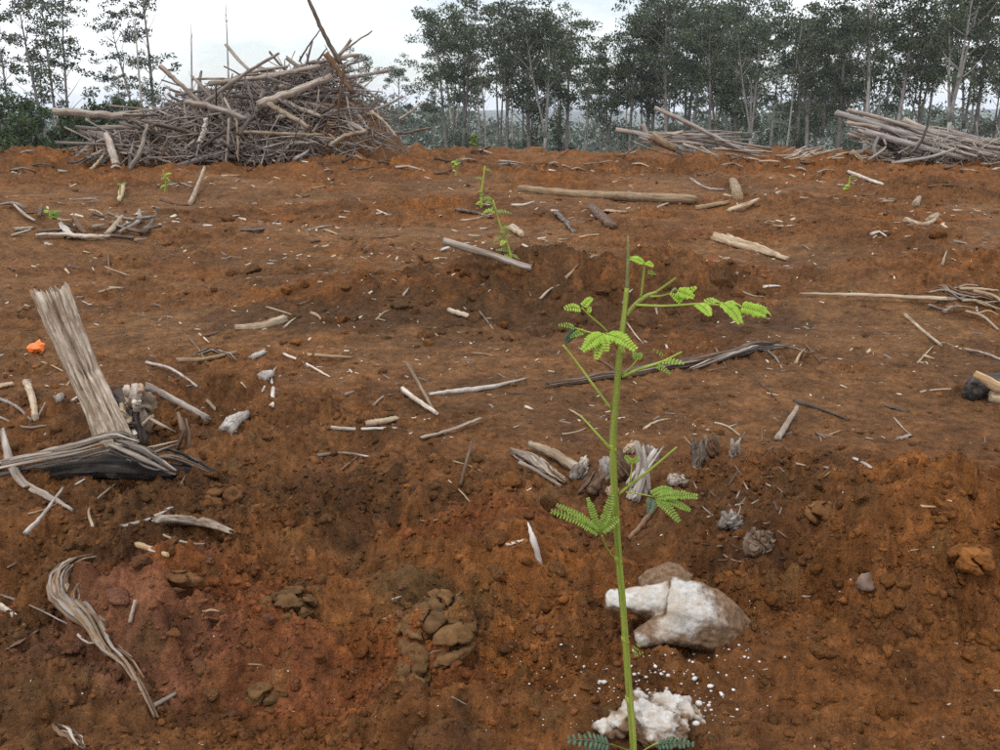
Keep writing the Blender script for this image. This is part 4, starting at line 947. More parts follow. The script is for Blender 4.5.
# loose sticks strewn over the clearing; each its own object
GR = [((0, 440, 250, 420), 34, 'loose dry twig on the bare soil of the left middle ground', 'loose twigs, left middle ground'),
      ((440, 1000, 250, 440), 40, 'loose dry twig on the bare soil of the right middle ground', 'loose twigs, right middle ground'),
      ((0, 1000, 168, 245), 60, 'loose dry stick on the far soil below the piles', 'loose sticks on the far soil'),
      ((0, 560, 440, 740), 20, 'small loose twig on the churned soil in the lower left', 'loose twigs, lower left'),
      ((690, 1000, 430, 700), 12, 'small loose twig on the soil bank at lower right', 'loose twigs, lower right')]
for (x0, x1, y0, y1), n, lb, gp in GR:
    for k in range(n):
        x, y = rs.uniform(x0, x1), rs.uniform(y0, y1); s = 6 + 26 * rs.random() ** 2 * (1.0 if y > 250 else .9); a = rs.gauss(0, .55) * (1 if y > 250 else .35)
        p = [(x, y), (x + s * math.cos(a), min(748, y + s * math.sin(a)))]
        if s > 14: p.insert(1, ((p[0][0] + p[1][0]) / 2, (p[0][1] + p[1][1]) / 2 + rs.uniform(-3, 2)))
        lying(p, rs.uniform(1.8, 3.6), rs.choice(['pale', 'grey', 'pale', 'white', 'straw', 'brown']), lb, "stick" if y < 250 else "twig", None, gp, taper=.5, seg=6, sink=.5, rings=5)

for k in range(70):
    x, y = rs.uniform(-10, 1010), rs.uniform(152, 172); L = rs.uniform(6, 24); a = rs.gauss(0, .5)
    lying([(x, y), (x + L / 2, y + 1), (x + L, y + 2)], rs.uniform(1.4, 3.4), rs.choice(['slashlight', 'pale', 'grey', 'brown', 'dark']), 'broken stick in the litter along the brow of the hill', "stick", None, 'sticks along the brow of the hill', seg=6, rings=5, raise_px=(0, rs.uniform(0, 3), max(0, rs.gauss(0, 5))), taper=.5)

# ------------------------------------------------------------------ stringy bark (bundle of fibres twisted together)
def fibre_bundle(pts, wpx, n, label, seed, mats=('fibre', 'fibre', 'grey', 'brown'), name="bark_strip", cat="bark", thick=1.0, tw_=(1.5, 4)):
    rr = random.Random(seed); Q = [hit(*p) for p in pts]; r = wpx * mpp(Q[0][1]) / 2; o0 = Q[len(Q) // 2]
    e = empty(name, o0); S = spline(Q, 14)
    S[:, 2] = np.maximum(S[:, 2], fast_h(S[:, 0], S[:, 1])) + r * .5
    for k in range(n):
        ph = rr.uniform(0, 6.28); tw = rr.uniform(*tw_); a = int(rr.random() ** 2 * 3); b = 14 - int(rr.random() ** 2 * 5); P = []
        for i in range(a, b):
            t = i / 13; q = r * (.25 + .75 * math.sin(math.pi * min(1, t * .85 + .12))) * rr.uniform(.5, 1)
            P.append(S[i] - o0 + np.array([math.cos(ph + tw * t) * q, math.cos(ph + tw * t) * q * .3, math.sin(ph + tw * t) * q * .5]))
        m_ = MB(); m_.add(*tube(P, [r * .10 * thick, r * .22 * thick, r * .07 * thick], 6, 16, rr, .25, .6)); m_.build("fibre" if thick == 1 else "strand", rr.choice(mats), e)
    tag(e, label, cat)
fibre_bundle([(92, 562), (66, 574), (60, 598), (78, 616), (98, 634), (112, 655), (130, 676), (158, 722)], 25, 22, 'long twisted strip of stringy bark on the lower left soil', 7)
fibre_bundle([(546, 389), (590, 383), (640, 375), (700, 365), (745, 353), (778, 345)], 17, 26, 'long dark frayed limb lying on soil behind the seedling', 20, ('dark', 'brown', 'dark', 'grey'), "fallen_limb", "branch", 1.8, (.1, 1.2))
fibre_bundle([(690, 372), (730, 358), (760, 352), (790, 349)], 12, 9, 'frayed grey shreds at the right end of the dark limb', 21, ('grey', 'pale', 'dark'), thick=1.3)
fibre_bundle([(512, 457), (540, 468), (566, 486)], 15, 12, 'frayed grey root splinters left of the seedling stem', 22, ('grey', 'grey', 'pale', 'brown'), thick=1.5)
fibre_bundle([(80, 588), (77, 600), (84, 620)], 12, 6, 'short stringy bark shred beside the long twisted strip', 8)
fibre_bundle([(56, 728), (70, 738), (84, 752)], 18, 9, 'frayed bark end at the bottom edge, lower left', 9)
fibre_bundle([(194, 358), (214, 352), (236, 362)], 8, 7, 'wispy bark shreds left of centre by the yellowish stick', 10)
fibre_bundle([(936, 292), (965, 300), (1002, 306)], 14, 12, 'matted dry stalks at the right end of the long thin pole', 12)

# ------------------------------------------------------------------ broken stump at the left
def broken_stump():
    b = hit(126, 452); Y = b[1]; k = mpp(Y); e = empty("broken_stump", b); rr = random.Random(3)
    def W(px, py, dy=0.0): return at(px, py, Y + dy) - b
    # leaning split post: outline measured from the photograph, its own depth
    cx = [(54, 297, 0.05), (66, 328, 0.04), (82, 366, 0.03), (99, 402, 0.01), (113, 436, -0.01), (124, 470, -0.02)]
    wd = [36, 33, 31, 31, 36, 46]
    C = spline([W(*c) for c in cx], 44); rad = np.interp(np.linspace(0, 1, 44), np.linspace(0, 1, 6), wd) * k / 2
    seg = 80; V = []; G = []; F = []
    T = np.gradient(C, axis=0); T /= np.linalg.norm(T, axis=1, keepdims=True)
    for i in range(44):
        s = np.cross(T[i], [0, 1.0, 0]); s /= np.linalg.norm(s); u = np.cross(T[i], s); u = u if u[1] < 0 else -u      # u towards the camera
        for j in range(seg):
            th = 2 * math.pi * j / seg
            fl = 1 + .10 * math.sin(3 * th + .6) + .05 * math.sin(7 * th + i * .05) + .02 * rr.uniform(-1, 1)
            for cth, dep, wdt, wv in ((1.25, .50, .07, .10), (1.9, .30, .05, -.06), (.75, .25, .05, .05), (2.5, .20, .05, 0), (1.55, .14, .04, .08), (.35, .15, .05, 0), (2.2, .12, .04, .03)):      # long drying cracks on the face
                c_ = cth + wv * math.sin(i * .22 + cth); fl -= dep * math.exp(-((th - c_) / wdt) ** 2) * (1.0 if i < 30 or dep < .3 else .4)
            if 19 <= i <= 20 and .2 < th < 1.7: fl -= .22
            fl += .05 * math.sin(23 * th + 2 * math.sin(i * .11)) * (.4 + .6 * math.sin(i * .31 + th) ** 2)
            r = rad[i]
            p = C[i] + s * r * fl * math.cos(th) + u * r * .85 * fl * math.sin(th)
            if i == 0: p = p - T[0] * k * (2 + 10 * abs(math.sin(j * 1.7)) * rr.random() + (7 if math.cos(th) < -.2 else 0) * rr.random())
            V.append(p); G.append((r * math.cos(th), r * math.sin(th), i * .009))
    for i in range(43):
        for j in range(seg): a = i * seg + j; q = i * seg + (j + 1) % seg; F.append((a, q, q + seg, a + seg))
    n0 = len(V); V.append(C[0] + T[0] * k * 4); G.append((0, 0, 0))
    for j in range(seg): F.append((n0, (j + 1) % seg, j))
    mesh_obj("post", V, F, 'stumpwood', e, G)
    def part(name, mat, pts, w, **kw):
        m_ = MB(); m_.add(*tube([W(*p) for p in pts], [x * k / 2 for x in w], kw.get('seg', 10), kw.get('rings', 14), rr, kw.get('rough', .15), kw.get('flatz', 1), kw.get('jag', (0, 0)), 0, kw.get('groove', 0)))
        o = m_.build(name, mat, e)
        if 'label' in kw: o['label'] = kw['label']
        return o
    part("splinter", 'straw', [(36, 300, .06), (33, 294, .06), (30, 290, .06)], [7, 5, 2], seg=6, rings=4)
    # charred root slab across the foot, silvery upper edge
    part("root_slab", 'char', [(-25, 488, -.10), (30, 476, -.12), (80, 466, -.14), (130, 464, -.16), (165, 471, -.15), (196, 468, -.12)], [26, 28, 34, 36, 24, 8], flatz=.8, seg=24, rings=34, groove=.3, rough=.28, label='charred black root slab')
    def strands(name, pts, w, n, mats, th=.28):
        S = spline([W(*p) for p in pts], 16); wr = np.interp(np.linspace(0, 1, 16), np.linspace(0, 1, len(w)), w) * k / 2
        for q in range(n):
            ph = rr.uniform(0, 6.28); a0 = int(rr.random() ** 2 * 5); b0 = 16 - int(rr.random() ** 2 * 6)
            P = [S[i] + np.array([0, -math.sin(ph + .05 * i) * wr[i] * .6, math.cos(ph + .05 * i) * wr[i] * rr.uniform(.7, 1)]) for i in range(a0, b0)]
            m_ = MB(); m_.add(*tube(P, [wr.max() * th * .6, wr.max() * th, wr.max() * th * .3], 6, 18, rr, .3, .8)); m_.build(name, rr.choice(mats), e)
    strands("root_fibre", [(-25, 474, -.14), (30, 461, -.17), (80, 450, -.20), (116, 440, -.20), (140, 443, -.20)], [16, 16, 18, 20, 6], 16, ('grey', 'grey', 'dark'))
    strands("root_fibre", [(112, 444, -.20), (148, 457, -.21), (176, 472, -.21)], [20, 20, 6], 10, ('dark', 'grey', 'char'))
    strands("root_fibre", [(135, 462, -.17), (168, 455, -.14), (200, 466, -.12), (225, 478, -.14)], [14, 14, 9, 2], 9, ('grey', 'dark', 'char', 'brown'))
    strands("root_fibre", [(136, 454, -.19), (155, 449, -.18), (178, 442, -.18)], [8, 7, 3], 5, ('grey', 'pale'))
    for q in range(16):       # flaky bleached knob
        x, y = rr.gauss(128, 9), rr.gauss(408, 14); a_ = rr.gauss(0, .4); L_ = rr.uniform(10, 24); wq = rr.uniform(6, 13)
        part("knob_flake", rr.choice(['white', 'pale', 'grey', 'white']), [(x - math.sin(a_) * L_ / 2, y - L_ / 2, rr.uniform(.0, .04)), (x + rr.uniform(-3, 3), y, rr.uniform(-.01, .03)), (x + math.sin(a_) * L_ / 2, y + L_ / 2, .03)], [wq * .5, wq, wq * .4], flatz=.45, rough=.4, groove=.3, seg=10, rings=8, jag=(.004, .006))
    part("root_knob", 'dark', [(112, 396, .05), (128, 404, .05), (134, 424, .04), (140, 445, .02)], [20, 28, 24, 14], rough=.4, groove=.3, seg=16)
    part("root_knob", 'pale', [(138, 402, .05), (146, 400, .04), (152, 410, .05)], [14, 18, 9], rough=.5, groove=.4, seg=16)
    part("bark_shred", 'fibre', [(176, 452, 0), (183, 432, -.01), (178, 412, .01)], [6, 8, 3], flatz=.4, rings=8)
    part("bark_shred", 'fibre', [(186, 455, 0), (188, 438, 0), (186, 418, .02)], [5, 6, 2], flatz=.4, rings=8)
    part("bark_shred", 'grey', [(150, 418, .0), (162, 425, -.01), (176, 432, 0)], [4, 6, 2], flatz=.4, rings=8)
    tag(e, 'leaning split stump post with charred root slab at its foot', "stump")
broken_stump()
def charred_stub():
    b = hit(985, 398); Y = b[1]; k = mpp(Y); e = empty("charred_stub", b); rr = random.Random(5)
    def W(px, py, dy=0): return at(px, py, Y + dy) - b
    m_ = MB(); m_.add(*tube([W(972, 392, -.02), W(985, 388, .05), W(1050, 385, .25)], [20 * k * .5, 15 * k, 16 * k], 14, 10, rr, .12, 1, (.01, 0), 0, .1)); m_.build("burnt_end", 'char', e)
    m_ = MB(); m_.add(*tube([W(974, 374, -.03), W(988, 381, -.05), W(1003, 389, -.06), W(1060, 395, -.02)], [4 * k, 5 * k, 6 * k, 6 * k], 8, 10, rr, .15)); m_.build("split_edge", 'straw', e)['label'] = 'pale split edge on the charred stub'
    m_ = MB(); m_.add(*tube([W(990, 396, -.05), W(1010, 398, -.05), W(1060, 400, 0)], [6 * k, 9 * k, 10 * k], 10, 10, rr, .15)); m_.build("bare_side", 'pale', e)
    tag(e, 'short charred log stub with black burnt end at the right edge', "log")
charred_stub()

# ------------------------------------------------------------------ ash-white stump pieces by the seedling
def remesh_blob(name, parts, voxel, mat, label, cat, seed, disp=(.006, 60), bare=None, smooth_it=6, origin=None, fine=(.0015, 240)):
    rr = random.Random(seed); V = []; F = []; n = 0
    for P, radii, fz in parts:
        v, f, g = tube(P, radii, 12, 10, rr, .10, fz); V.append(v); F += [tuple(i + n for i in q) for q in f]; n += len(v)
    me = bpy.data.meshes.new("tmp"); me.from_pydata(np.vstack(V).tolist(), [], F); o = bpy.data.objects.new("tmp", me); COL.objects.link(o)
    md = o.modifiers.new("r", 'REMESH'); md.mode = 'VOXEL'; md.voxel_size = voxel
    ms = o.modifiers.new("s", 'SMOOTH'); ms.iterations = smooth_it; ms.factor = .5
    dg = bpy.context.evaluated_depsgraph_get(); m2 = bpy.data.meshes.new_from_object(o.evaluated_get(dg)); bpy.data.objects.remove(o)
    nv = len(m2.vertices); co = np.zeros(nv * 3, np.float32); m2.vertices.foreach_get('co', co); co = co.reshape(-1, 3).astype(float)
    no = np.zeros(nv * 3, np.float32); m2.vertices.foreach_get('normal', no); no = no.reshape(-1, 3)
    co = co + no * (disp[0] * n3(co, disp[1], seed) + disp[0] * .5 * n3(co, disp[1] * 2.6, seed + 9) + fine[0] * n3(co, fine[1], seed + 5))[:, None]
    o0 = np.array(origin if origin is not None else co.mean(0))
    m2.vertices.foreach_set('co', (co - o0).astype(np.float32).ravel()); m2.materials.clear(); m2.materials.append(MAT[mat])
    m2.polygons.foreach_set('use_smooth', np.ones(len(m2.polygons), bool))
    if bare is not None:
        a = m2.attributes.new('bare', 'FLOAT', 'POINT'); a.data.foreach_set('value', bare(co, no).astype(np.float32))
    a = m2.attributes.new('grain', 'FLOAT_VECTOR', 'POINT'); a.data.foreach_set('vector', co.astype(np.float32).ravel())
    m2.update(); m2.name = name
    o = bpy.data.objects.new(name, m2); COL.objects.link(o); o.location = tuple(o0)
    if label: tag(o, label, cat)
    return o
def white_stump():
    b = hit(690, 642); Y = b[1]; k = mpp(Y)
    def W(px, py, dy=0.0): return at(px, py, Y + dy)
    parts = [([W(668, 600, .01), W(700, 606, .0), W(735, 628, .0), W(752, 640, .0)], [36 * k, 36 * k, 27 * k, 20 * k], 1.0),
             ([W(606, 590, .02), W(640, 592, .02), W(676, 592, .02)], [11 * k, 17 * k, 30 * k], .9),
             ([W(636, 630, -.03), W(658, 622, -.03), W(690, 618, -.01)], [11 * k, 16 * k, 26 * k], .9),
             ([W(690, 575, .06), W(670, 568, .07), W(640, 575, .07)], [16 * k, 24 * k, 12 * k], .7),
             ([W(690, 640, .02), W(720, 650, .03), W(690, 660, .06)], [26 * k, 26 * k, 26 * k], .8)]
    Bx = W(680, 610)
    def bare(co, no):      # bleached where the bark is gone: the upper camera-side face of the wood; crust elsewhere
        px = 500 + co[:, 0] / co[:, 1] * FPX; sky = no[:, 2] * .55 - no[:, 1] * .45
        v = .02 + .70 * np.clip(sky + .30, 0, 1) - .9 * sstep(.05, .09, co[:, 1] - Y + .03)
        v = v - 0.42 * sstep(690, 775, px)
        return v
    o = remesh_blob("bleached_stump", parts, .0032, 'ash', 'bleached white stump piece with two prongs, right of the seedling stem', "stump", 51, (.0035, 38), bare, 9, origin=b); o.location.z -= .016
    # torn splinters at its right end
    rr = random.Random(52)
    for i in range(9):
        p = W(752 + rr.uniform(-8, 6), 632 + rr.uniform(-16, 14), rr.uniform(-.02, .05)) - b; d = np.array([rr.uniform(.4, 1), rr.uniform(-.4, .4), rr.uniform(-.1, .6)]); L = rr.uniform(10, 26) * k
        m_ = MB(); m_.add(*tube([p, p + d * L], [3.5 * k, 1.2 * k], 5, 4, rr, .3)); m_.build("splinter", rr.choice(['brown', 'grey', 'dark']), o)
    b2 = hit(648, 732); Y2 = b2[1]; k2 = mpp(Y2)
    def W2(px, py, dy=0.0): return at(px, py, Y2 + dy)
    parts = [([W2(600, 722, .0), W2(626, 708, .0), W2(650, 698, .01)], [10 * k2, 20 * k2, 24 * k2], .9), ([W2(640, 715, -.02), W2(662, 712, -.02), W2(680, 722, -.01)], [24 * k2, 24 * k2, 18 * k2], .9),
             ([W2(650, 690, .03), W2(672, 692, .03), W2(700, 712, .02)], [16 * k2, 18 * k2, 10 * k2], .9), ([W2(620, 735, .02), W2(650, 740, .02), W2(690, 740, .02)], [20 * k2, 28 * k2, 16 * k2], .8)]
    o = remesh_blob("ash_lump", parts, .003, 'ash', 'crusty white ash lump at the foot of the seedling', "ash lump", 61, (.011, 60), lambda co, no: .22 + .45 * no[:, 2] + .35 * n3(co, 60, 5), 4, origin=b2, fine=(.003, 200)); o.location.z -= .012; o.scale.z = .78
white_stump()
# ashy crumbs around both: too many to count
mb = MB(); rr = random.Random(77)
v1, f1 = ICO[1]
def crumbs(n, cx, cy, sx, sy, s0, s1, mb):
    for i in range(n):
        px, py = rr.gauss(cx, sx), rr.gauss(cy, sy)
        if py > 775 or px > 1050: continue
        p = hit(px, py); s = s0 + (s1 - s0) * rr.random() ** 3; vv = v1 * (s * np.array([1, rr.uniform(.6, 1), rr.uniform(.5, .9)])) * (1 + .25 * np.array([rr.uniform(-1, 1) for _ in range(len(v1))]))[:, None]
        mb.add(vv + p + [0, 0, s * .3], f1)
crumbs(70, 688, 705, 22, 16, .001, .006, mb); crumbs(60, 640, 684, 24, 12, .001, .005, mb); crumbs(40, 690, 660, 45, 14, .001, .003, mb)
tag(mb.build("ash_crumbs", 'pellet', smooth=True), 'white ash crumbs scattered round the foot of the seedling', None, None, 'stuff')
mb = MB()
crumbs(22, 570, 670, 22, 26, .0014, .0028, mb); crumbs(30, 560, 690, 45, 30, .0008, .002, mb); crumbs(60, 500, 640, 220, 70, .0006, .0018, mb); crumbs(40, 850, 620, 90, 80, .0006, .0020, mb)
tag(mb.build("white_pellets", 'pellet'), 'tiny white fertiliser pellets on the soil near the seedling', None, None, 'stuff')

# ------------------------------------------------------------------ clods
def crack_clod(px, py, wpx, hpx, n, label, mat, seed, squash=.55, el=1.0, tall=1.0):
    """a big clod split by drying cracks; every block between the cracks is a piece of its own"""
    b = hit(px, py + hpx * .25); Y = b[1]; k = mpp(Y); b[2] -= .006; A = np.array([wpx * k / 2, hpx * k / 2 * el, hpx * k / 2 * squash * tall]); e = empty("cracked_clod", b); rn = np.random.RandomState(seed)
    S = []
    while len(S) < n:
        q = rn.uniform(-1, 1, 3); q[2] = abs(q[2]) * .8
        if np.dot(q, q) < .9 and all(np.linalg.norm((q - s) * [1, .6, .8]) > (.20 if q[1] > 0 else .42) for s in S): S.append(q)
        elif rn.rand() < .002: break
    S = np.array(S); dv, df = ICO[3]; dv = np.asarray(dv)
    for i, s in enumerate(S):
        dd = -np.dot(dv, s) + np.sqrt(np.maximum(np.dot(dv, s) ** 2 - (np.dot(s, s) - 1), 0))
        dd = dd * (1 + .22 * n3(s + dv, 2.3, seed + 77)); t = np.power(dd, -26.0)
        for j, q in enumerate(S):
            if j == i: continue
            w = q - s; den = dv @ w; half = np.dot(w, w) / 2; tj = np.where(den > 1e-3, half / np.maximum(den, 1e-3), 1e3); t = t + np.power(tj, -26.0)
        t = np.power(t, -1 / 26.0) * .975
        p = (s + dv * t[:, None]) * A
        p = p + dv * (n3(p, 30, seed + i) * .006 - np.abs(n3(p, 55, seed + i + 3)) * .010 - np.abs(n3(p, 120, seed + i + 7)) * .006 + n3(p, 210, seed + i + 9) * .0012)[:, None]
        p[:, 2] += n3(p * [1, 1, 0], 14, seed) * .010
        o = mesh_obj("clod_piece", p, df, mat, e); o.location = (0, 0, rn.uniform(-.5, .5) * A[2] * .22); o.rotation_euler = (rn.uniform(-.10, .10), rn.uniform(-.10, .10), 0)
    tag(e, label, "clod")
crack_clod(437, 592, 96, 150, 24, 'large olive brown clay clod split by drying cracks, left of the seedling', 'clay', 901, .32, 1.0)
crack_clod(410, 655, 50, 80, 5, 'smooth cracked clay block below the large split clod', 'clay', 903, .40)
crack_clod(288, 590, 70, 62, 12, 'cracked olive clay clod left of the large split clod', 'clay', 905, .55)
crack_clod(266, 680, 52, 46, 5, 'brown clay clod low in the left foreground', 'clay', 907, .55)
crack_clod(172, 572, 70, 36, 6, 'dark brown clod below the bark roll', 'clodbrown', 909, .7)
crack_clod(225, 487, 50, 36, 5, 'dark clod right of the charred root slab', 'clodbrown', 911, .8)
crack_clod(973, 545, 48, 56, 5, 'orange clod high on the right hand soil bank', 'clodorange', 913, .7)
crack_clod(820, 505, 40, 34, 4, 'brown clod on the shoulder of the right hand bank', 'clodbrown', 915, .7)
CL = []
for k in range(12):
    dv, df = ICO[3]; pn = NP.normal(size=(11, 3)); pn /= np.linalg.norm(pn, axis=1, keepdims=True); pd = NP.uniform(.55, .95, 11)
    dn = dv @ pn.T; tt = np.min(np.where(dn > .05, pd / np.maximum(dn, .05), 9), axis=1); tt = np.minimum(tt, 1.15)
    p = dv * np.array([1, .85, .62]) * (tt + .13 * n3(dv, 2.2, 70 + k) - .16 * np.abs(n3(dv, 3.6, 75 + k)) - .10 * np.abs(n3(dv, 8, 80 + k)))[:, None]
    CL.append((p, df))
def clod(px, py, wpx, mat, label, group, k, name="soil_clod", cat="clod"):
    p = hit(px, py); r = wpx * mpp(p[1]) / 2; own = mat in ('clodorange', 'clodbrown', 'clodpink', 'clay'); key = (k % 12, 'ownsoil' if own else mat)
    if key not in clod.cache:
        o = mesh_obj(name, CL[k % 12][0], CL[k % 12][1], key[1]); clod.cache[key] = o.data
    else:
        o = bpy.data.objects.new(name, clod.cache[key]); COL.objects.link(o)
    if own:
        X, Y = np.array([p[0]]), np.array([p[1]]); t = soil_tint(X, Y, rough(X, Y), X * 0 + .5, X * 0)[0]
        t2 = {'clodorange': (.265, .103, .027), 'clodbrown': (.135, .068, .028), 'clodpink': (.24, .12, .085), 'clay': (.145, .088, .044)}[mat]; f = R_.uniform(.85, 1.2)
        o.color = tuple(float((t[i] * .6 + t2[i] * .4) * f) for i in range(3)) + (1,)
    o.location = (p[0], p[1], p[2] + (r * .10 if 'large' not in label else -r * .12)); o.scale = (r, r, r); o.rotation_euler = (R_.uniform(-.5, .5), R_.uniform(-.5, .5), k * 1.9)
    return tag(o, label, cat, group)
clod.cache = {}
clod(865, 588, 28, 'rock', 'grey-pink stone on the right hand soil bank', None, 1, "stone", "stone")
clod(890, 582, 26, 'clodorange', 'orange clod touching the grey-pink stone', None, 2)
clod(904, 588, 18, 'clodorange', 'small orange clod right of the pair by the stone', None, 3)
clod(231, 275, 16, 'clodbrown', 'dark brown clod on the left track, left one of a pair', None, 4)
clod(252, 273, 22, 'clodbrown', 'dark brown long clod on the left track, right one of a pair', None, 5)
clod(228, 222, 20, 'clodbrown', 'round brown clod near the dark curved bark strip', None, 0)
clod(937, 238, 24, 'clodorange', 'knobbly reddish clod standing high in the right middle ground', None, 1)
clod(80, 545, 20, 'clodbrown', 'brown clod under the whitish splinter at left', None, 2)
clod(120, 600, 34, 'clodpink', 'pink-red clod beside the stringy bark', None, 3)
clod(80, 648, 24, 'clodpink', 'pinkish clod left of the stringy bark', None, 4)
clod(175, 635, 18, 'clodorange', 'orange-yellow pebble of soil in the lower left', None, 5, "soil_clod")
clod(232, 716, 22, 'clodpink', 'pale pink lump at the lower left bottom', None, 0)
clod(495, 576, 24, 'clay', 'olive clod right of the large split clod', None, 1)
rc = random.Random(90)
ZN = [((740, 1000, 470, 740), 34, 'large lumpy orange clod on the right hand bank', 'large clods on the right hand bank', ('clodorange', 'clodorange', 'clodbrown'), 16, 38), ((0, 560, 470, 740), 26, 'large lumpy brown clod on the lower left ground', 'large clods on the lower left ground', ('clodorange', 'clodbrown', 'clay'), 16, 36), ((280, 770, 268, 340), 30, 'large dark clod in the low bank behind the seedling', 'large clods in the bank behind the seedling', ('clodbrown', 'clay', 'clodbrown'), 12, 24),
      ((690, 1000, 480, 745), 70, 'orange-brown soil clod on the right hand bank', 'clods on the right hand bank', ('clodorange', 'clodorange', 'clodbrown')),
      ((0, 600, 500, 745), 90, 'red-brown soil clod on the churned lower left ground', 'clods on the lower left ground', ('clodorange', 'clodbrown', 'clodpink', 'clay')),
      ((280, 770, 262, 345), 40, 'dark soil clod on the low bank behind the seedling', 'clods on the bank behind the seedling', ('clodbrown', 'clodbrown', 'clodorange')),
      ((130, 480, 410, 500), 36, 'brown soil clod on the rough ground left of the seedling', 'clods left of the seedling', ('clodbrown', 'clay', 'clodorange'))]
for (x0, x1, y0, y1), n, lb, gp, mts, *sz in ZN:
    for k in range(n):
        clod(rc.uniform(x0, x1), rc.uniform(y0, y1), (sz[0] + (sz[1] - sz[0]) * rc.random() ** 2 if sz else 6 + 12 * rc.random() ** 2.5), rc.choice(mts), lb, gp, rc.randrange(60))
# pink granular patch and soil crumbs everywhere: uncountable
def crumb_field(name, n, region, s0, s1, label, seed, grow=4):
    rn = np.random.RandomState(seed); px = rn.uniform(region[0], region[1], n * 3); py = rn.uniform(region[2], region[3], n * 3)
    a, b = (px - 500) / FPX, (375 - py) / FPX; dz = -SP + b * CP; t = -CAM_H / dz; x = a * t; y = (CP + b * SP) * t
    r = rough(x, y); keep = rn.uniform(0, 1, n * 3) < r * (.35 + .9 * sstep(-.25, .35, fbm(x * 3.3, y * 3.3, 610, 2))); x, y = x[keep][:n], y[keep][:n]; m = len(x)
    z = fast_h(x, y); s = (s0 + (s1 - s0) * rn.uniform(0, 1, m) ** 4.5) * np.clip(y / 1.5, 1, grow)
    v, f = ICO[1]; f = np.array(f)
    A = np.array([1.0, .85, .70]) * rn.uniform(.6, 1.4, (m, 1, 3)); J = 1 + .45 * rn.uniform(-1, 1, (m, len(v), 1))
    th = rn.uniform(0, 6.28, m); c, s_ = np.cos(th), np.sin(th); P = v[None] * A * J * s[:, None, None]
    Q = np.stack([P[..., 0] * c[:, None] - P[..., 1] * s_[:, None], P[..., 0] * s_[:, None] + P[..., 1] * c[:, None], P[..., 2]], -1) + np.stack([x, y, z + s * .05], -1)[:, None]
    FF = (f[None] + (np.arange(m) * len(v))[:, None, None]).reshape(-1, 3)
    T = soil_tint(x, y, rough(x, y), rn.uniform(0, 1, m), np.full(m, .5)) * rn.uniform(.85, 1.2, (m, 1)); T = np.repeat(np.concatenate([T, np.ones((m, 1))], 1), len(v), 0)
    me = bpy.data.meshes.new(name); nv = m * len(v); nf = len(FF)
    me.vertices.add(nv); me.vertices.foreach_set('co', Q.reshape(-1).astype(np.float32)); me.loops.add(nf * 3); me.loops.foreach_set('vertex_index', FF.ravel().astype(np.int32))
    me.polygons.add(nf); me.polygons.foreach_set('loop_start', np.arange(nf, dtype=np.int32) * 3); me.polygons.foreach_set('use_smooth', np.ones(nf, bool))
    at_ = me.attributes.new('tint', 'FLOAT_COLOR', 'POINT'); at_.data.foreach_set('color', T.astype(np.float32).ravel()); me.update(); me.materials.append(MAT['soil'])
    o = bpy.data.objects.new(name, me); COL.objects.link(o); tag(o, label, None, None, 'stuff')
crumb_field("soil_crumbs", 9000, (-60, 1060, 420, 800), .0011, .0095, 'loose soil crumbs over the near ground', 1)
crumb_field("soil_crumbs", 24000, (-60, 1060, 410, 800), .0009, .0052, 'fine soil grains over the near ground', 9)
crumb_field("soil_crumbs", 5000, (-60, 1060, 165, 430), .0014, .008, 'loose soil crumbs over the middle ground', 4, 5)
# wood chips: uncountable flecks
def chips(n, region, seed, px_len, mat='chip', label='pale wood chips and splinters strewn over the soil'):
    rn = np.random.RandomState(seed); mb_v = []; mb_f = []; k = 0
    px = rn.uniform(region[0], region[1], n); py = region[2] + (region[3] - region[2]) * rn.uniform(0, 1, n)
    a, b = (px - 500) / FPX, (375 - py) / FPX; t = -CAM_H / (-SP + b * CP); x = a * t; y = (CP + b * SP) * t
    kp = fbm(x * 1.3, y * 1.3, 500 + seed, 3) + rn.uniform(-.5, .5, n) > -.12; x, y = x[kp], y[kp]; z = fast_h(x, y)
    for X, Y, Z in zip(x, y, z):
        L = (px_len[0] + (px_len[1] - px_len[0]) * rn.rand() ** 3) * mpp(Y); w = L * (rn.uniform(.10, .32) if mat == 'chip' else rn.uniform(.06, .17)); h = w * .5; th = rn.uniform(0, 3.14); ti = rn.uniform(-.4, .4)
        d = np.array([math.cos(th), math.sin(th), ti]); s = np.array([-math.sin(th), math.cos(th), rn.uniform(-.4, .4)]); u = np.array([0, 0, 1.0]); c = np.array([X, Y, Z + h * .6])
        q = [c + d * L / 2 * i * (1 if j > 0 else rn.uniform(.6, 1)) + s * w / 2 * j + u * h / 2 * l for i in (-1, 1) for j in (-1, 1) for l in (-1, 1)]
        mb_v += q; mb_f += [tuple(k + i for i in f) for f in ((0, 1, 3, 2), (4, 6, 7, 5), (0, 4, 5, 1), (2, 3, 7, 6), (0, 2, 6, 4), (1, 5, 7, 3))]; k += 8
    tag(mesh_obj("wood_chips", mb_v, mb_f, mat, smooth=False), label, None, None, 'stuff')
chips(2600, (-40, 1040, 158, 260), 1, (1, 9), label='pale wood chips strewn over the far soil')
chips(2600, (-40, 1040, 250, 440), 2, (.9, 8), label='pale wood chips strewn over the middle ground')
chips(500, (-40, 1040, 430, 760), 3, (1, 7), label='pale wood chips strewn over the near soil')
chips(1100, (-40, 1040, 160, 440), 4, (2, 15), 'grey', label='grey bark flecks strewn over the soil')

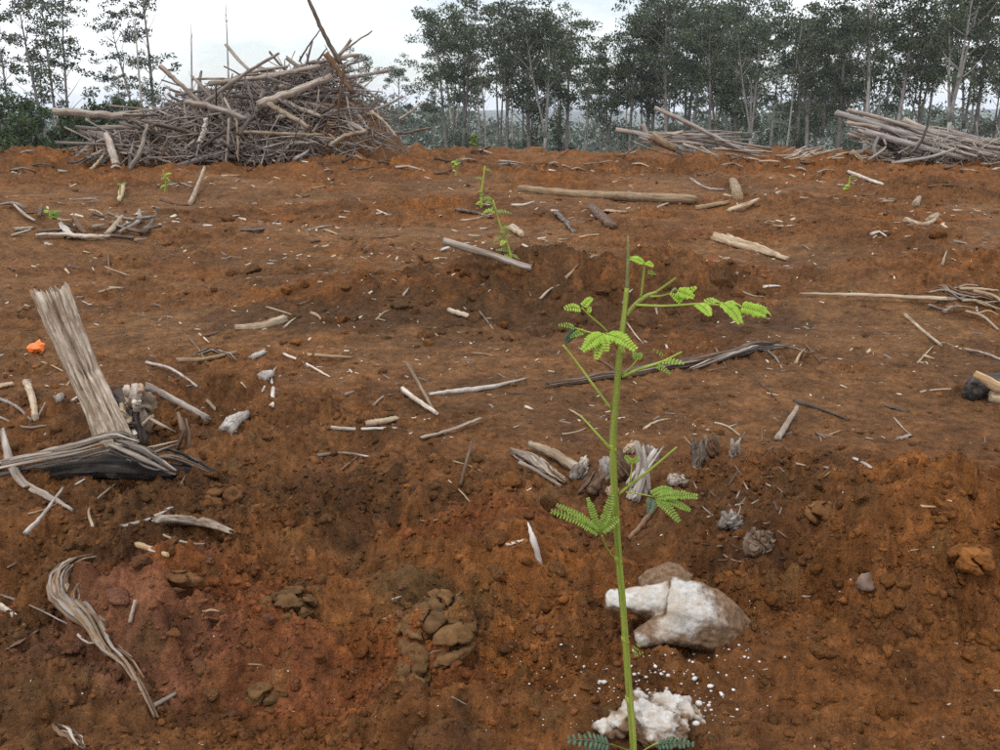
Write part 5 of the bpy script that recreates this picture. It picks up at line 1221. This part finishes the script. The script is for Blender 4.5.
# ------------------------------------------------------------------ orange scrap
def orange_scrap():
    p = hit(38, 353); k = mpp(p[1]); dv, df = ICO[2]; q = dv * np.array([7.5, 6, 6.5]) * k * (1 + .75 * np.abs(n3(dv, 2.6, 7))[:, None] - .6 * np.abs(n3(dv, 4.4, 8))[:, None])
    o = mesh_obj("plastic_scrap", q, df, 'orange', smooth=False); o.location = tuple(p + [0, 0, 4 * k]); tag(o, 'crumpled bright orange scrap on soil left of the stump post', "scrap")
orange_scrap()

# ================================================================== SEEDLINGS
def leaflet_strip(root, tip, up, n, L, W, mb, rr, fold=.35, droop=.25):
    """a pinna: thin rachis with n pairs of oblong leaflets"""
    root, tip, up = map(np.asarray, (root, tip, up)); d = tip - root; D = np.linalg.norm(d); d = d / D; s = np.cross(d, up); s /= np.linalg.norm(s); u = np.cross(s, d)
    P = [root, (root + tip) / 2 + u * D * .06, tip - u * D * droop * .4]; S = spline(P, n + 2)
    mb.add(*tube(P, [D * .018, D * .010], 5, 8, rr, .05))
    for i in range(1, n + 2):
        t = i / (n + 1); l = L * (0.45 + .55 * math.sin(math.pi * min(1, t * .8 + .18))) * rr.uniform(.82, 1.1)
        for sg in (-1, 1):
            o = S[i]; dir_ = s * sg * math.cos(fold) + u * math.sin(fold) * .4 + d * .38 - u * droop * .5; dir_ /= np.linalg.norm(dir_); w = np.cross(dir_, u); w /= np.linalg.norm(w)
            e = o + dir_ * l; m1 = o + dir_ * l * .35; m2 = o + dir_ * l * .75
            nb = np.cross(w, dir_) * W * .18
            v = [o, m1 + w * W * .5 - nb, m2 + w * W * .45 - nb, e - u * l * .1, m2 - w * W * .45 - nb, m1 - w * W * .5 - nb, m1 + nb, m2 + nb]
            mb.add(v, [(0, 1, 6), (1, 2, 7, 6), (2, 3, 7), (3, 4, 7), (4, 5, 6, 7), (5, 0, 6)])
def seedling_main():
    Y0 = 1.085; b = at(633, 752, Y0); b[2] = min(b[2], gz(b[0], Y0)); e = empty("seedling", b); rr = random.Random(15); k = mpp(Y0)
    def W(px, py, dy=0.0): return at(px, py, Y0 + dy) - b
    def part(name, mat, pts, w, seg=8, rings=14, rough_=.05, flatz=1.0):
        m_ = MB(); m_.add(*tube([W(*p) for p in pts], [x * k / 2 * .63 for x in w], seg, rings, rr, rough_, flatz)); o = m_.build(name, mat, e)
        if name in ('side_shoot', 'petiole'): SHOOTS.append((o, [p[:2] for p in pts] + [((pts[i][0] + pts[i + 1][0]) / 2, (pts[i][1] + pts[i + 1][1]) / 2) for i in range(len(pts) - 1)]))
        return o
    SHOOTS = []
    part("stem", 'stem', [(633, 770), (633, 740), (629, 690), (624, 620), (619, 560), (615, 500), (613, 445), (616, 400), (620, 350), (624, 318), (627, 288)], [13, 12.5, 12, 11.5, 11.5, 12, 11.5, 11, 10, 9, 7.5], 12, 60, .06)
    part("stem_tip", 'twigtip', [(627, 292), (628, 265), (628, 236)], [7, 6, 3], 8, 10)
    # stubs and side shoots
    part("side_shoot", 'stem', [(626, 316), (634, 306), (645, 297), (657, 292)], [7, 7.5, 8, 5])
    part("side_shoot", 'stem', [(655, 293), (665, 286), (676, 278)], [5, 4.5, 3.5])
    part("side_shoot", 'stem', [(650, 297, -.01), (662, 296, -.01), (672, 293, -.01)], [5, 4, 3.5])
    part("side_shoot", 'stem', [(641, 298), (643, 280), (645, 262)], [4, 4, 3.2])
    part("side_shoot", 'stem', [(636, 305, -.01), (665, 306, -.02), (700, 304, -.03), (728, 306, -.04)], [4.5, 4.5, 4, 3])
    part("side_shoot", 'stem', [(622, 377), (640, 369, .0), (662, 362, .01), (682, 352, .01)], [6, 6, 5.5, 4])
    part("side_shoot", 'stem', [(623, 374, -.01), (632, 366, -.01), (638, 358, -.01)], [3, 2.5, 2])
    part("side_shoot", 'stem', [(611, 409), (597, 390, .0), (580, 367, .01), (563, 345, .01)], [5, 4.5, 4.2, 3.4])
    part("side_shoot", 'stem', [(611, 450), (597, 434, .0), (580, 415, .01)], [6, 4.6, 3])
    part("side_shoot", 'stem', [(619, 494), (634, 482), (652, 468), (677, 447)], [6, 5.2, 5, 3.8])
    part("side_shoot", 'stem', [(628, 487, -.01), (631, 474, -.01), (632, 462, -.01)], [3, 2.6, 2])
    part("side_shoot", 'stem', [(618, 348), (612, 338, -.01), (604, 328, -.02), (590, 316, -.02), (582, 308, -.02)], [5, 3.4, 3, 2.8, 2.4])
    part("side_shoot", 'stem', [(616, 344), (605, 335, .01), (592, 333, .01), (575, 328, .02)], [5, 4, 3, 2.4])
    part("petiole", 'stem', [(613, 557), (606, 546, -.01), (602, 535, -.02)], [3.6, 2.6, 2.2])
    part("petiole", 'stem', [(626, 492, -.01), (640, 494, -.02), (655, 497, -.03)], [3, 2.4, 2])
    part("bud", 'twigtip', [(671, 293, -.01), (675, 289, -.01), (677, 291, -.01)], [5, 6, 2], 6, 6)
    for p in ((613, 448), (618, 560), (621, 350), (625, 640), (629, 700)):
        part("node", 'stem', [(p[0] + 2, p[1] + 4), p, (p[0] - 1, p[1] - 4)], [11.0, 12.6, 11.0], 10, 5)
    # leaves: (root px, tip px, depth at root, depth at tip, pairs, leaflet length px, width px, material, up)
    LV = [
        (676, 302, 694, 287, -.02, -.02, 4, 6, 5, 'youngleaf', (0, -.6, .8)), (682, 304, 672, 294, -.02, -.02, 3, 5, 4, 'youngleaf', (0, -.6, .8)), (676, 290, 692, 296, -.02, -.03, 4, 7, 5, 'youngleaf', (0, -.9, .4)),
        (697, 303, 709, 313, -.03, -.05, 5, 8, 6, 'youngleaf', (.3, -.9, .3)), (704, 303, 722, 300, -.03, -.01, 4, 6, 5, 'youngleaf', (0, -.4, .9)),
        (722, 302, 740, 319, -.04, -.06, 6, 9, 6, 'youngleaf', (.4, -.8, .3)), (726, 304, 740, 304, -.04, -.02, 4, 6, 5, 'youngleaf', (0, -.4, .9)),
        (740, 306, 764, 313, -.04, -.05, 6, 9, 6, 'youngleaf', (.2, -.9, .4)), (752, 307, 772, 312, -.04, -.02, 4, 6, 4, 'youngleaf', (.1, -.6, .8)),
        (645, 263, 630, 257, 0, 0, 5, 5, 4, 'youngleaf', (0, -.6, .8)), (645, 262, 652, 265, 0, -.01, 3, 4, 3.5, 'youngleaf', (0, -.8, .5)), (646, 272, 655, 273, 0, 0, 2, 3.5, 3, 'leaf', (0, -.6, .8)),
        (582, 309, 567, 307, -.02, -.03, 4, 5.5, 4, 'youngleaf', (0, -.7, .7)), (582, 308, 591, 298, -.02, -.01, 3, 5, 4, 'youngleaf', (0, -.7, .7)), (588, 314, 590, 308, -.02, -.02, 2, 3, 3, 'youngleaf', (0, -.8, .5)),
        (606, 333, 633, 345, -.02, -.05, 7, 9, 6, 'youngleaf', (.2, -.8, .6)), (604, 333, 585, 346, -.02, -.04, 6, 9, 6, 'youngleaf', (-.3, -.8, .4)), (603, 335, 597, 356, -.02, -.04, 5, 7, 5, 'youngleaf', (-.2, -.95, 0)), (604, 334, 607, 348, -.03, -.05, 4, 6, 5, 'youngleaf', (.1, -.95, 0)),
        (576, 328, 561, 324, .02, .01, 4, 4, 3.5, 'leaf', (0, -.7, .7)), (578, 329, 566, 341, .02, .02, 5, 6, 5, 'tealleaf', (-.2, -.95, .2)), (586, 330, 572, 336, .02, .01, 4, 5, 4, 'leaf', (0, -.8, .5)),
        (660, 362, 682, 362, .01, -.01, 4, 5, 4, 'youngleaf', (0, -.7, .7)), (655, 365, 668, 371, .01, -.01, 4, 4, 3.5, 'leaf', (0, -.8, .5)), (637, 360, 634, 352, -.01, -.01, 3, 4, 3, 'leaf', (0, -.9, .2)), (637, 360, 641, 354, -.01, -.01, 3, 3.5, 3, 'leaf', (0, -.9, .2)),
        (664, 358, 656, 350, .01, 0, 2, 3.5, 3, 'leaf', (0, -.8, .5)),
        (632, 463, 626, 457, -.01, -.01, 3, 4, 3, 'leaf', (0, -.9, .2)), (632, 463, 638, 458, -.01, -.01, 3, 3.5, 3, 'leaf', (0, -.9, .2)),
        (655, 497, 694, 494, -.03, -.05, 10, 6.5, 4, 'leaf', (0, -.65, .75)), (650, 494, 672, 486, -.03, -.02, 8, 5, 3.5, 'leaf', (0, -.5, .85)), (655, 498, 678, 518, -.03, -.06, 7, 6, 4, 'leaf', (.3, -.85, .3)), (652, 497, 650, 511, -.03, -.05, 3, 7, 6, 'tealleaf', (0, -.9, .2)), (660, 498, 688, 508, -.03, -.05, 8, 5, 3.5, 'leaf', (.1, -.8, .5)),
        (600, 533, 558, 511, -.02, -.05, 11, 7.5, 4.4, 'leaf', (0, -.75, .65)), (600, 532, 560, 503, -.02, -.01, 10, 5.5, 3.6, 'leaf', (0, -.55, .8)), (600, 532, 612, 498, -.02, -.02, 9, 6.5, 4, 'leaf', (.1, -.9, .3)), (600, 532, 616, 520, -.02, -.03, 5, 7, 4.5, 'leaf', (0, -.8, .5)), (598, 528, 588, 498, -.02, 0, 7, 4.5, 3.6, 'leaf', (0, -.9, .3)),
        (632, 652, 640, 644, -.01, -.02, 2, 4, 3, 'leaf', (0, -.8, .5)), (633, 655, 641, 653, -.01, -.02, 2, 3.5, 3, 'leaf', (0, -.8, .5)),
        (612, 745, 574, 738, -.02, -.04, 5, 11, 7, 'tealleaf', (0, -.6, .8)), (608, 748, 582, 754, -.02, -.04, 4, 9, 7, 'tealleaf', (0, -.6, .8)), (655, 745, 690, 742, -.02, -.04, 5, 9, 6, 'tealleaf', (0, -.5, .85)),
    ]
    for (x0, y0, x1, y1, d0, d1, n, L, Wd, mt, up) in LV:
        m_ = MB(); leaflet_strip(W(x0, y0, d0), W(x1, y1, d1), up, int(n * 1.6 + .5), L * k * rr.uniform(.9, 1.15), Wd * k * .62, m_, rr, fold=rr.uniform(.2, .6), droop=rr.uniform(.15, .45)); best = min(SHOOTS, key=lambda q: min((a_ - x0) ** 2 + (b_ - y0) ** 2 for a_, b_ in q[1])); m_.build("leaf", mt, best[0], smooth=False)
    part("side_shoot", 'stem', [(634, 752), (622, 748, -.01), (612, 744, -.02)], [3, 2.5, 2]); part("side_shoot", 'stem', [(636, 755), (655, 744, -.01), (672, 738, 0)], [3, 2.5, 2])
    tag(e, 'tall green seedling with pruned side shoots in the near foreground', "seedling")
seedling_main()
def small_seedling(px, py, pts, wpx, leaves, label, seed, L=6, spread=12, n=4):
    L *= .68; b = hit(px, py); Y = b[1]; k = mpp(Y); e = empty("seedling", b); rr = random.Random(seed)
    def W(p, dy=0): return at(p[0], p[1], Y + dy) - b
    P = [W(p) for p in pts]; m_ = MB(); m_.add(*tube(P, [wpx * k / 2, wpx * k * .4, wpx * k * .25], 6, 14, rr, .05)); m_.build("stem", 'stem', e)
    S = spline(P, 20)
    for i in range(leaves):
        o = S[rr.randrange(3, 20)]; a = rr.uniform(0, 6.28); d = np.array([math.cos(a), math.sin(a) * .6, rr.uniform(-.5, .35)]) * spread * rr.uniform(.5, 1.1) * k
        m_ = MB(); leaflet_strip(o, o + d, (0, -.4, .9), n, L * k, L * .6 * k, m_, rr); m_.build("leaf", 'sproutleaf' if rr.random() < .7 else 'youngleaf', e, smooth=False)
    tag(e, label, "seedling", 'seedlings of the planted row')
small_seedling(512, 268, [(513, 270), (509, 250), (500, 225), (493, 200)], 3.2, 17, 'second seedling of the row, behind the smooth grey stick', 31, 5, 14)
small_seedling(481, 208, [(481, 209), (482, 190), (485, 166)], 3, 7, 'third seedling of the row, thin with few leaves', 32, 3.5, 8)
small_seedling(456, 176, [(456, 177), (456, 168), (457, 159)], 2.2, 6, 'fourth seedling of the row, far off below the skyline', 33, 3.5, 7)
small_seedling(165, 192, [(165, 193), (166, 182), (163, 170)], 2.2, 6, 'thin seedling standing below the big slash heap', 34, 3.5, 7)
small_seedling(50, 218, [(50, 220), (50, 215), (49, 210)], 3, 9, 'tiny green sprout in the small debris heap at left', 35, 5, 10)
small_seedling(400, 152, [(401, 156), (402, 150), (401, 146)], 2, 5, 'tiny green sprout at the right foot of the big slash heap', 36, 3, 6)
small_seedling(120, 200, [(121, 201), (120, 192), (121, 184)], 2, 4, 'pale sprout near the curled bark flake at left', 37, 3, 6)
small_seedling(848, 190, [(848, 192), (849, 184), (850, 176)], 2.2, 5, 'small yellowish seedling below the log pile', 38, 3.5, 7)

# ================================================================== air
def haze():
    x0, x1, y0, y1, z0, z1 = -4000, 4000, -100, 6000, -60, 45
    v = [(x, y, z) for x in (x0, x1) for y in (y0, y1) for z in (z0, z1)]
    f = [(0, 1, 3, 2), (4, 6, 7, 5), (0, 4, 5, 1), (2, 3, 7, 6), (0, 2, 6, 4), (1, 5, 7, 3)]
    m = bpy.data.materials.new("haze"); m.use_nodes = True; nt = m.node_tree; nt.nodes.clear()
    out = N(nt, "ShaderNodeOutputMaterial"); pv = N(nt, "ShaderNodeVolumePrincipled"); pv.inputs['Color'].default_value = (.86, .91, 1, 1); pv.inputs['Density'].default_value = 0.0003
    nt.links.new(pv.outputs[0], out.inputs['Volume'])
    o = mesh_obj("haze", v, f, m, smooth=False); o['kind'] = 'stuff'; o['label'] = 'thin pale haze in the air'
haze()
